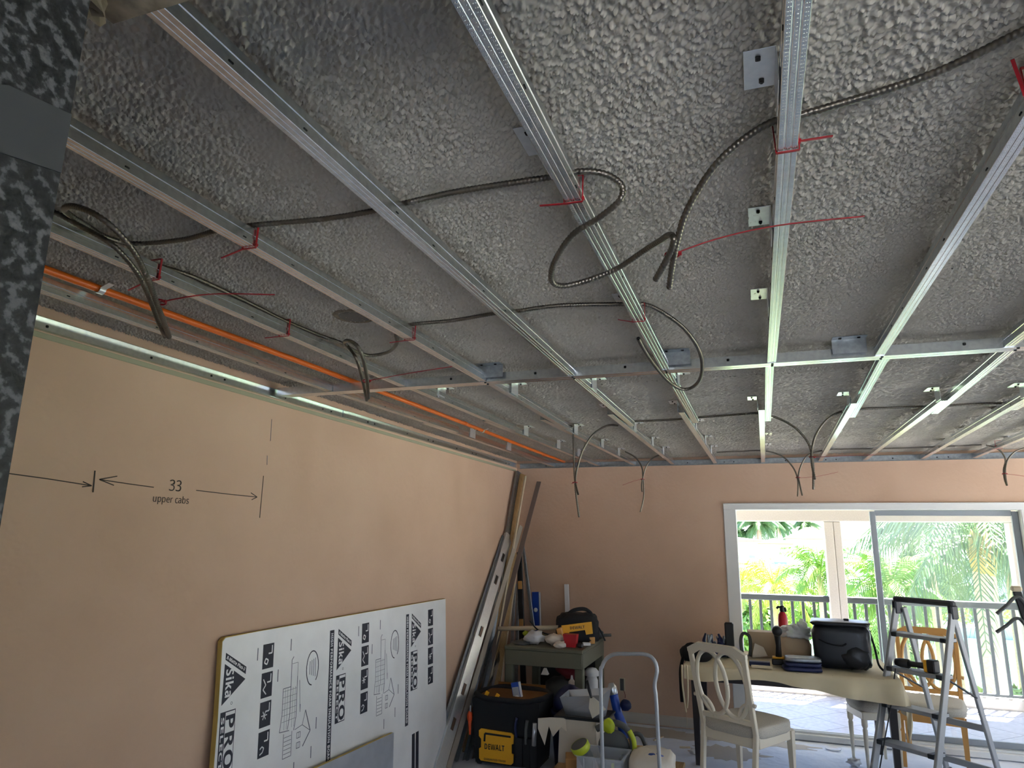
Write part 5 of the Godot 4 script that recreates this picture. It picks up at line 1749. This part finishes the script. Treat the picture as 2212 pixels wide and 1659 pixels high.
	text(o, "90", 0.04, mt.pink_ink, Transform3D(Basis(V(1, 0, 0), V(0, 1, -0.1), V(0, 0.1, 1)), V(0.0, 0.07, 0.222)), true)
	o = thing("grout_float", "grout float with grey loop handle and yellow base behind the sack", "float", V(-0.91, 0.27, -5.40), 0.1, cg)
	st = sb()
	cb(st, V(0, 0.006, 0), V(0.2, 0.012, 0.1), 0.003)
	part(o, "base", st, mt.yellow)
	st = sb(true)
	tube(st, curve([V(-0.05, 0.01, 0), V(-0.045, 0.07, 0), V(-0.01, 0.1, 0), V(0.03, 0.085, 0), V(0.06, 0.02, 0)], 0.015), 0.016, 8)
	part(o, "handle", st, mt.grey_tool)
	st = sb()
	cb(st, V(-0.90, 0.215, -5.41), V(0.24, 0.10, 0.16), 0.006)
	solo("cardboard_box", st, mt.cardboard, "small cardboard box under the grout float", "box", cg)
	st = sb()
	cb(st, V(-0.985, 0.297, -5.40), V(0.05, 0.06, 0.05), 0.004)
	solo("orange_carton", st, mt.wood_orange, "little orange carton beside the grout float", "box", cg)
	st = sb()
	cb(st, V(-1.33, 0.2065, -5.14), V(0.09, 0.09, 0.16), 0.004, Basis(V(0, 1, 0), 0.25))
	solo("cardboard_box", st, mt.cardboard, "torn cardboard box at the left edge of the platform cart", "box", cg)
	st = sb(true)
	blob(st, V(-0.985, 0.22, -5.22), V(0.03, 0.055, 0.04), 0.2, 9)
	solo("work_glove", st, mt.black_plastic, "black glove between the clear bin and the sack", "glove", cg)
	# debris on the floor
	var dg := "debris on the concrete floor"
	for q in [[-0.70, -6.56, 0.09, 0.012, 0.3, "scrap of wood on the floor left of the cream chair"], [-0.95, -6.75, 0.16, 0.01, 1.2, "thin splinter on the floor near the baseboard"]]:
		st = sb()
		cb(st, V(q[0], q[3] / 2 + 0.001, q[1]), V(q[2], q[3], 0.02), 0.002, Basis(V(0, 1, 0), q[4]))
		solo("wood_scrap", st, mt.wood_pale, q[5], "debris", dg)
	for q in [[-0.61, -6.42, 0.035, "crumpled paper on the floor beside the wood scrap"], [0.62, -6.58, 0.05, "crumpled paper on the floor between table and ladder"]]:
		st = sb(true)
		blob(st, V(q[0], q[2] * 0.6, q[1]), V(q[2], q[2] * 0.6, q[2] * 0.8), 0.8, int(absf(q[0]) * 100))
		solo("crumpled_paper", st, mt.white_plastic, q[3], "paper", dg)
	st = sb(true)
	lathe(st, [Vector2(0.0, 0.004), Vector2(0.05, 0.004), Vector2(0.06, 0.012), Vector2(0.065, 0.012), Vector2(0.06, 0.002)], 22, Transform3D(Basis(), V(0.50, 0, -7.0)))
	solo("clear_dish", st, mt.bag_film, "clear plastic dish lying on the floor before the door sill", "dish", dg)
	for q in [[-0.95, -6.95, 0.5, 0.16, 3, "tan dust swept along the baseboard by the cart"], [-0.35, -6.55, 0.28, 0.2, 5, "tan dust patch on the floor under the table's left end"], [0.0, -6.98, 0.4, 0.1, 8, "tan dust along the door sill behind the cream chair"]]:
		var pv := PackedVector2Array()
		var nn := FastNoiseLite.new()
		nn.seed = q[4]
		nn.frequency = 0.9
		for k in 40:
			var a := TAU * k / 40
			var kk: float = 1.0 + 0.6 * nn.get_noise_2d(cos(a) * 3, sin(a) * 3)
			pv.append(Vector2(cos(a) * q[2] * kk, sin(a) * q[3] * kk))
		st = sb()
		prism(st, pv, 0.0, 0.0015, Transform3D(Basis(V(1, 0, 0), V(0, 0, 1), V(0, -1, 0)), V(q[0], 0.0016, q[1])))
		var du := solo("dust_patch", st, mt.dust, q[5], "dust", dg)

# ------------------------------------------------------------------ chairs, table, ladder
func dining_chair(label: String, at: Vector3, turn: float, wood: Material, seat: Material) -> Node3D:
	# local: x right, -z is the way the sitter faces, origin between the rear legs on the floor
	var o := thing("dining_chair", label, "chair", at, turn, "dining chairs with oval lattice backs")
	var st: SurfaceTool
	for s in [-1, 1]:
		st = sb()
		beam(st, V(s * 0.205, 0.0, 0.06), V(s * 0.21, 0.44, 0.0), 0.034, 0.034, V(0, 0, 1), 0.004)
		part(o, "leg", st, wood)
		st = sb()
		hexa(st, V(s * 0.215, 0.205, -0.44), V(0.026, 0.41, 0.026), V(0.045, 0.41, 0.045))
		part(o, "leg", st, wood)
		st = sb()
		beam(st, V(s * 0.21, 0.43, 0.0), V(s * 0.222, 0.975, 0.115), 0.034, 0.03, V(0, 0, 1), 0.004)
		part(o, "back_post", st, wood)
	st = sb()
	cb(st, V(0, 0.385, -0.455), V(0.45, 0.07, 0.024), 0.004)
	cb(st, V(0, 0.385, -0.005), V(0.40, 0.07, 0.024), 0.004)
	for s in [-1, 1]:
		cb(st, V(s * 0.213, 0.385, -0.23), V(0.024, 0.07, 0.43), 0.004)
	part(o, "seat_rail", st, wood)
	st = sb(true)
	blob(st, V(0, 0.445, -0.23), V(0.245, 0.05, 0.25), 0.05, 3, Basis(), 28, 12, 0.4)
	part(o, "seat_cushion", st, seat)
	# back frame lies in a plane tilted with the posts
	var tl := atan2(0.115, 0.545)
	var bt := Transform3D(Basis(V(1, 0, 0), tl), V(0, 0.43, 0.0))
	st = sb()
	prism(st, PackedVector2Array([Vector2(-0.24, 0.53), Vector2(-0.24, 0.555), Vector2(-0.15, 0.60), Vector2(0.15, 0.60), Vector2(0.24, 0.555), Vector2(0.24, 0.53), Vector2(0.215, 0.50), Vector2(0.13, 0.548), Vector2(-0.13, 0.548), Vector2(-0.215, 0.50)]), -0.014, 0.014, bt)
	part(o, "crest_rail", st, wood)
	st = sb()
	cb(st, bt * V(0, 0.085, 0), V(0.40, 0.035, 0.024), 0.004, bt.basis)
	part(o, "lower_rail", st, wood)
	for c in [[-0.078, 0.0], [0.078, 0.0]]:
		st = sb(true)
		var ring := []
		for k in 33:
			var a := TAU * k / 32
			ring.append(bt * V(c[0] + cos(a) * 0.122, 0.325 + sin(a) * 0.225, 0))
		tube(st, ring, 0.0155, 8, false)
		part(o, "oval_ring", st, wood)
	for s in [-1, 1]:
		st = sb(true)
		var arc := []
		for k in 13:
			var a := lerpf(-0.1, 1.2, k / 12.0) * PI * 0.5
			arc.append(bt * V(s * (0.215 - 0.11 * cos(a)), 0.10 + 0.13 * sin(a) * 0.9, 0))
		tube(st, arc, 0.0135, 8)
		part(o, "corner_arc", st, wood)
	return o

func build_table() -> void:
	dining_chair("cream dining chair with oval lattice back in front of the table", V(-0.275, 0, -5.5), deg_to_rad(-31), mt.chair_cream, mt.chair_fabric)
	dining_chair("dining chair with backlit tan painted in, behind the ladder, its back to the door", V(1.31, 0, -7.1), deg_to_rad(167), mt.wood_orange, mt.chair_fabric)  # same chair type as the cream one, backlight put into its colour
	var o := thing("upholstered_stool", "cream upholstered stool under the table's right end", "stool", V(0.80, 0, -6.72), 0.3)
	var st := sb(true)
	blob(st, V(0, 0.455, 0), V(0.17, 0.05, 0.17), 0.05, 4, Basis(), 24, 10, 0.5)
	part(o, "cushion", st, mt.chair_fabric)
	st = sb()
	cb(st, V(0, 0.385, 0), V(0.30, 0.06, 0.30), 0.006)
	part(o, "rail", st, mt.chair_cream)
	for x in [-0.13, 0.13]:
		for z in [-0.13, 0.13]:
			st = sb(true)
			lathe(st, [Vector2(0, 0), Vector2(0.011, 0), Vector2(0.02, 0.28), Vector2(0.014, 0.29), Vector2(0.024, 0.31), Vector2(0.024, 0.36)], 10, Transform3D(Basis(), V(x, 0, z)))
			part(o, "leg", st, mt.chair_cream)
	# table
	o = thing("dining_table", "dark legged table under a cream cloth before the sliding door", "table", V(0.155, 0, -6.58))
	st = sb()
	cb(st, V(0, 0.725, 0), V(1.55, 0.04, 0.96), 0.006)
	part(o, "top", st, mt.espresso_wood)
	st = sb()
	for z in [-0.42, 0.42]:
		cb(st, V(0, 0.665, z), V(1.4, 0.08, 0.022), 0.003)
	for x in [-0.7, 0.7]:
		cb(st, V(x, 0.665, 0), V(0.022, 0.08, 0.82), 0.003)
	part(o, "apron", st, mt.espresso_wood)
	for x in [-0.71, 0.71]:
		for z in [-0.43, 0.43]:
			st = sb()
			hexa(st, V(x, 0.353, z), V(0.038, 0.705, 0.038), V(0.062, 0.705, 0.062))
			part(o, "leg", st, mt.espresso_wood)
	# cloth: a grid folded over the edges
	o = thing("tablecloth", "cream cloth draped unevenly over the table, sagging at the right", "tablecloth", V(0.155, 0.748, -6.58))
	st = sb(true)
	var nx := 60
	var nz := 36
	var ns := FastNoiseLite.new()
	ns.seed = 5
	ns.frequency = 2.2
	var grid := []
	for i in nx + 1:
		var row := []
		var u := lerpf(-0.80, 1.10, float(i) / nx)
		for j in nz + 1:
			var over := 0.09 + 0.10 * smoothstep(0.1, 0.7, u) + 0.02 * sin(u * 7.0)
			var v := lerpf(-0.50, 0.49 + over, float(j) / nz)
			var p := V(clampf(u, -0.79, 0.79), 0, clampf(v, -0.49, 0.49))
			var dx := maxf(0, u - 0.79)
			var dz := maxf(0, v - 0.49)
			p.y = -dz - dx * 0.85 + 0.004 * ns.get_noise_2d(u * 3, v * 3)
			p.z += 0.018 * smoothstep(0.0, 0.12, dz) * (1.0 + sin(u * 19.0 + 3.0 * ns.get_noise_2d(u, 0.0)))
			p.x += 0.02 * smoothstep(0.0, 0.2, dx) * (1.0 + sin(v * 16.0))
			row.append(p)
		grid.append(row)
	for i in nx:
		for j in nz:
			var n := V(0.3 if i > nx - 12 else 0.0, 1, 0.6 if j > nz - 8 else 0.0)
			quad(st, grid[i][j], grid[i + 1][j], grid[i + 1][j + 1], grid[i][j + 1], n)
	part(o, "cloth", st, mt.tablecloth)
	# ---- things on the table
	var g := "things on the cloth covered table"
	var ty := 0.752
	o = thing("cooler_bag", "large black vinyl cooler bag at the right end of the table", "cooler bag", V(0.585, ty, -6.45), -0.06, g)
	st = sb(true)
	blob(st, V(0, 0.175, 0), V(0.215, 0.17, 0.15), 0.05, 12, Basis(), 36, 20, 0.35)
	part(o, "body", st, mt.black_vinyl)
	st = sb(true)
	blob(st, V(0.0, 0.35, 0), V(0.218, 0.018, 0.155), 0.12, 13, Basis(), 32, 8, 0.35)
	part(o, "lid", st, mt.black_vinyl)
	st = sb(true)
	tube(st, curve([V(-0.2, 0.24, 0.12), V(-0.1, 0.20, 0.165), V(0.0, 0.19, 0.17), V(0.03, 0.21, 0.165)], 0.02), 0.006, 6)
	part(o, "strap", st, mt.black_fabric)
	st = sb(true)
	blob(st, V(0.09, 0.10, 0.14), V(0.10, 0.08, 0.03), 0.3, 14)
	part(o, "front_pocket", st, mt.black_vinyl)
	st = sb(true)
	tube(st, curve([V(0.21, 0.30, 0.02), V(0.235, 0.18, 0.06), V(0.25, 0.06, 0.10), V(0.29, 0.012, 0.12)], 0.02), 0.009, 6)
	part(o, "shoulder_strap", st, mt.black_fabric)
	st = sb()
	cb(st, V(0.05, 0.375, 0.0), V(0.04, 0.014, 0.015), 0.003)
	part(o, "zip_pull", st, mt.black_plastic)
	o = thing("wrapped_parcel", "brown paper sack with clear plastic film bunched on top", "sack", V(0.235, ty, -6.62), 0.0, g)
	st = sb(true)
	blob(st, V(0, 0.10, 0), V(0.13, 0.10, 0.10), 0.12, 15, Basis(), 24, 14, 0.5)
	part(o, "sack", st, mt.paper_bag)
	st = sb(true)
	blob(st, V(0.02, 0.23, 0), V(0.12, 0.06, 0.09), 0.8, 16, Basis(), 24, 14)
	blob(st, V(0.07, 0.26, 0.0), V(0.06, 0.06, 0.05), 0.9, 17)
	part(o, "film", st, mt.bag_film)
	o = thing("folded_sheet", "folded blue grey plastic sheeting at the front of the table", "plastic sheet", V(0.265, ty, -6.20), 0.05, g)
	for k in 3:
		st = sb(true)
		blob(st, V(0.004 * k, 0.018 + 0.034 * k, 0), V(0.145 - 0.006 * k, 0.018, 0.085), 0.08, 18 + k, Basis(), 28, 8, 0.4)
		part(o, "fold", st, mt.blue_dark if k < 2 else mt.galvanized_dull)
	o = thing("paper_carton", "beige paper carton behind the black drill", "box", V(-0.01, ty, -6.80), 0.05, g)
	st = sb()
	hexa(st, V(0, 0.105, 0), V(0.24, 0.21, 0.14), V(0.26, 0.21, 0.16))
	part(o, "box", st, mt.paper_bag)
	st = sb()
	prism(st, PackedVector2Array([Vector2(-0.13, 0.0), Vector2(0.0, 0.02), Vector2(-0.03, 0.09), Vector2(-0.10, 0.12)]), 0.0, 0.006, Transform3D(Basis(V(1, 0, 0), -0.2), V(0.02, 0.003, 0.14)))
	part(o, "flap", st, mt.paper_white)
	o = thing("red_torch", "red gas torch bottle with black head standing behind the drill", "torch", V(0.165, ty, -6.93), 0.0, g)
	st = sb(true)
	lathe(st, [Vector2(0, 0), Vector2(0.042, 0), Vector2(0.042, 0.30), Vector2(0.036, 0.345), Vector2(0.018, 0.37), Vector2(0, 0.37)], 20)
	part(o, "bottle", st, mt.red_tool)
	st = sb(true)
	lathe(st, [Vector2(0.016, 0.365), Vector2(0.022, 0.38), Vector2(0.018, 0.42), Vector2(0, 0.425)], 14)
	tube(st, curve([V(0, 0.40, 0), V(-0.03, 0.41, 0), V(-0.045, 0.395, 0)], 0.01), 0.01, 8)
	tube(st, curve([V(0, 0.40, 0), V(0.025, 0.40, 0), V(0.03, 0.37, 0)], 0.01), 0.009, 8)
	part(o, "head", st, mt.black_plastic)
	o = thing("cordless_drill", "black cordless drill standing on its battery, middle of the table", "drill", V(0.10, ty, -6.33), 0.0, g)
	st = sb()
	cb(st, V(0, 0.035, 0), V(0.11, 0.05, 0.075), 0.008)
	part(o, "battery", st, mt.black_plastic)
	st = sb()
	cb(st, V(0, 0.066, 0), V(0.10, 0.014, 0.07), 0.004)
	part(o, "base_band", st, mt.yellow)
	st = sb(true)
	tube(st, [V(0, 0.06, 0), V(0.004, 0.16, 0.004), V(-0.002, 0.25, 0)], [0.026, 0.02, 0.026], 12)
	part(o, "grip", st, mt.black_plastic)
	st = sb(true)
	tube(st, [V(0.0, 0.275, -0.11), V(0.0, 0.275, -0.04), V(0.0, 0.275, 0.05), V(0, 0.275, 0.075)], [0.022, 0.036, 0.04, 0.03], 14)
	part(o, "motor", st, mt.black_plastic)
	st = sb()
	cb(st, V(-0.035, ty + 0.012, -6.16), V(0.16, 0.02, 0.03), 0.003)
	solo("yellow_batten", st, mt.wood_pale, "pale yellow batten along the table's front edge", "batten", g)
	st = sb()
	cb(st, V(-0.05, ty + 0.022, -6.25), V(0.16, 0.035, 0.08), 0.006)
	solo("tool_tray", st, mt.blue_dark, "blue tray behind the pale yellow batten", "tray", g)
	o = thing("work_gloves", "pile of grey blue work gloves behind the cream chair", "gloves", V(-0.40, ty, -6.62), 0.0, g)
	var r := RandomNumberGenerator.new()
	r.seed = 4
	for k in 12:
		st = sb(true)
		var x := -0.09 + 0.016 * k
		var hh := 0.12 + 0.07 * r.randf()
		tube(st, [V(x, 0.03, 0.04 * r.randfn()), V(x + 0.01 * r.randfn(), hh * 0.7, 0.0), V(x + 0.02 * r.randfn(), hh, 0.02 * r.randfn())], [0.018, 0.016, 0.009], 8)
		part(o, "finger", st, mt.galvanized_dull if k % 2 else mt.blue_dark)
	st = sb(true)
	blob(st, V(0, 0.04, 0), V(0.12, 0.045, 0.08), 0.3, 8)
	part(o, "cuff", st, mt.blue_dark)
	st = sb()
	cb(st, V(-0.288, ty + 0.145, -6.60), V(0.075, 0.29, 0.05), 0.01)
	solo("jobsite_radio", st, mt.black_plastic, "upright black case beside the gloves on the table", "case", g)
	o = thing("dark_helmet", "dark rounded bag hanging over the table's left end", "bag", V(-0.60, ty, -6.36), 0.0, g)
	st = sb(true)
	blob(st, V(0.04, 0.05, 0.0), V(0.13, 0.085, 0.12), 0.15, 19, Basis(), 22, 12)
	part(o, "body", st, mt.black_fabric)
	st = sb(true)
	tube(st, curve([V(-0.05, 0.05, 0.05), V(-0.075, -0.06, 0.12), V(-0.07, -0.20, 0.19), V(-0.065, -0.30, 0.20)], 0.02), 0.016, 6, true, 0.5)
	part(o, "strap", st, mt.black_fabric)
	o = thing("hanging_cloth", "frayed cream cloth strip hanging at the table's left corner", "cloth", V(-0.625, 0.735, -6.045), 0.0)
	st = sb(true)
	tube(st, curve([V(-0.02, 0.02, 0), V(-0.02, -0.12, 0.0), V(-0.01, -0.24, 0.005), V(0.0, -0.33, 0)], 0.02), 0.019, 8, true, 0.4)
	tube(st, curve([V(0.02, 0.02, 0), V(0.022, -0.10, 0.005), V(0.018, -0.22, 0), V(0.008, -0.3, 0)], 0.02), 0.014, 8, true, 0.5)
	part(o, "strip", st, mt.tablecloth)
	st = sb(true)
	tube(st, curve([V(0.0, -0.3, 0), V(0.004, -0.38, 0), V(0.0, -0.46, 0)], 0.02), 0.0015, 4)
	part(o, "thread", st, mt.tablecloth)
	st = sb(true)
	tube(st, curve([V(-0.19, 0.76, -6.7), V(-0.20, 0.88, -6.7), V(-0.175, 0.945, -6.7), V(-0.13, 0.93, -6.7), V(-0.12, 0.86, -6.7), V(-0.13, 0.76, -6.7)], 0.02), 0.014, 8)
	solo("hose_loop", st, mt.grey_tool, "grey hose loop standing left of the beige carton", "hose", g)

func build_ladder() -> void:
	var o := thing("step_ladder", "grey folding step ladder with black top caps and four treads", "step ladder", V(1.172, 0, -6.246), -0.75)
	# local: x along the treads, +z the climbing side
	var H := 1.296
	var w0 := 0.2175
	var st: SurfaceTool
	for s in [-1, 1]:
		st = sb()
		beam(st, V(s * (w0 + 0.01), 0.0, 0.395 * H), V(s * w0, H - 0.03, 0.012), 0.024, 0.062, V(0, 0.37, 1), 0.004)
		part(o, "front_rail", st, mt.ladder_grey)
		st = sb()
		beam(st, V(s * (w0 - 0.018), 0.0, -0.29 * H), V(s * (w0 - 0.03), H - 0.05, -0.03), 0.022, 0.05, V(0, -0.27, 1), 0.004)
		part(o, "rear_leg", st, mt.ladder_grey)
		st = sb()
		cb(st, V(s * w0, H - 0.05, 0.012), V(0.04, 0.10, 0.085), 0.01)
		part(o, "hinge_cap", st, mt.ladder_black)
		st = sb()
		beam(st, V(s * w0, 0.80, 0.18), V(s * (w0 - 0.02), 0.64, -0.18), 0.008, 0.022, V(1, 0, 0))
		part(o, "spreader", st, mt.ladder_black)
		for zz in [0.395 * H, -0.29 * H]:
			st = sb()
			cb(st, V(s * (w0 + (0.01 if zz > 0 else -0.018)), 0.02, zz), V(0.034, 0.05, 0.075), 0.006)
			part(o, "foot", st, mt.ladder_black)
	st = sb()
	cb(st, V(0, H + 0.012, 0.012), V(0.47, 0.04, 0.06), 0.012)
	part(o, "top_bar", st, mt.ladder_black)
	for k in 4:
		var y := H - 0.245 * (k + 1)
		var zc := 0.395 * (H - y)
		st = sb()
		cb(st, V(0, y, zc - 0.035), V(2 * w0 - 0.01, 0.028, 0.13), 0.004)
		var t := part(o, "tread", st, mt.ladder_grey)
		for s in [-1, 1]:
			st = sb()
			cb(st, V(s * (w0 - 0.028), y, zc - 0.033), V(0.045, 0.032, 0.138), 0.004)
			part(t, "tread_end", st, mt.ladder_black)
	st = sb()
	cb(st, V(0, 0.42, -0.255), V(2 * w0 - 0.06, 0.045, 0.02), 0.004)
	part(o, "rear_brace", st, mt.ladder_grey)
	st = sb()
	cb(st, V(0, 0.12, -0.335), V(2 * w0 - 0.06, 0.045, 0.02), 0.004)
	part(o, "rear_brace", st, mt.ladder_grey)
	# drill lying on the second tread
	var lt := o.transform
	var y2 := H - 0.49 + 0.015
	var d := thing("cordless_drill", "black and yellow drill lying on the ladder's second tread", "drill", lt * V(-0.01, y2, 0.16), -0.75, "things on the ladder")
	st = sb(true)
	tube(st, [V(-0.16, 0.034, 0), V(-0.12, 0.034, 0), V(-0.06, 0.034, 0)], [0.026, 0.034, 0.033], 12)
	part(d, "motor", st, mt.black_plastic)
	st = sb(true)
	tube(st, [V(-0.09, 0.034, 0), V(0.0, 0.038, 0), V(0.07, 0.04, 0)], [0.024, 0.02, 0.024], 10)
	part(d, "grip", st, mt.black_plastic)
	st = sb()
	cb(st, V(0.085, 0.044, 0), V(0.03, 0.085, 0.07), 0.006)
	part(d, "base_band", st, mt.yellow)
	st = sb()
	cb(st, V(0.125, 0.046, 0), V(0.06, 0.09, 0.075), 0.008)
	part(d, "battery", st, mt.black_plastic)
	st = sb(true)
	tube(st, curve([lt * V(-0.12, y2, 0.25), lt * V(-0.13, y2 - 0.25, 0.33), lt * V(-0.15, y2 - 0.5, 0.42), lt * V(-0.16, 0.012, 0.55)], 0.03), 0.005, 6)
	solo("power_cord", st, mt.black_plastic, "black cord hanging down from the ladder's second tread", "cord", "things on the ladder")
	# black tubular frame at the right edge
	o = thing("folded_walker", "black folded frame with two bent tube handles at the right edge", "folding frame", V(1.70, 0, -5.6))
	st = sb()
	beam(st, V(0.16, 0.0, 0.0), V(-0.10, 1.44, 0.0), 0.05, 0.03, V(0, 0, 1), 0.006)
	part(o, "post", st, mt.black_plastic)
	st = sb()
	beam(st, V(0.45, 0.0, 0.0), V(0.02, 1.40, 0.0), 0.05, 0.03, V(0, 0, 1), 0.006)
	part(o, "post", st, mt.black_plastic)
	for q in [[0.0, 0.0], [-0.016, -0.135]]:
		st = sb(true)
		tube(st, curve([V(-0.235 + q[0], 1.292 + q[1] * 0.87, 0.02), V(-0.17 + q[0], 1.35 + q[1] * 0.95, 0.02), V(-0.12 + q[0], 1.40 + q[1], 0.02), V(-0.08 + q[0], 1.385 + q[1], 0.02), V(-0.04, 1.25 + q[1], 0.02), V(-0.02, 1.1 + q[1], 0.02)], 0.015), 0.011, 10)
		part(o, "handle", st, mt.grey_tool)
	st = sb()
	cb(st, V(-0.10, 1.455, 0.0), V(0.06, 0.035, 0.05), 0.01)
	part(o, "cap", st, mt.wood_pale)
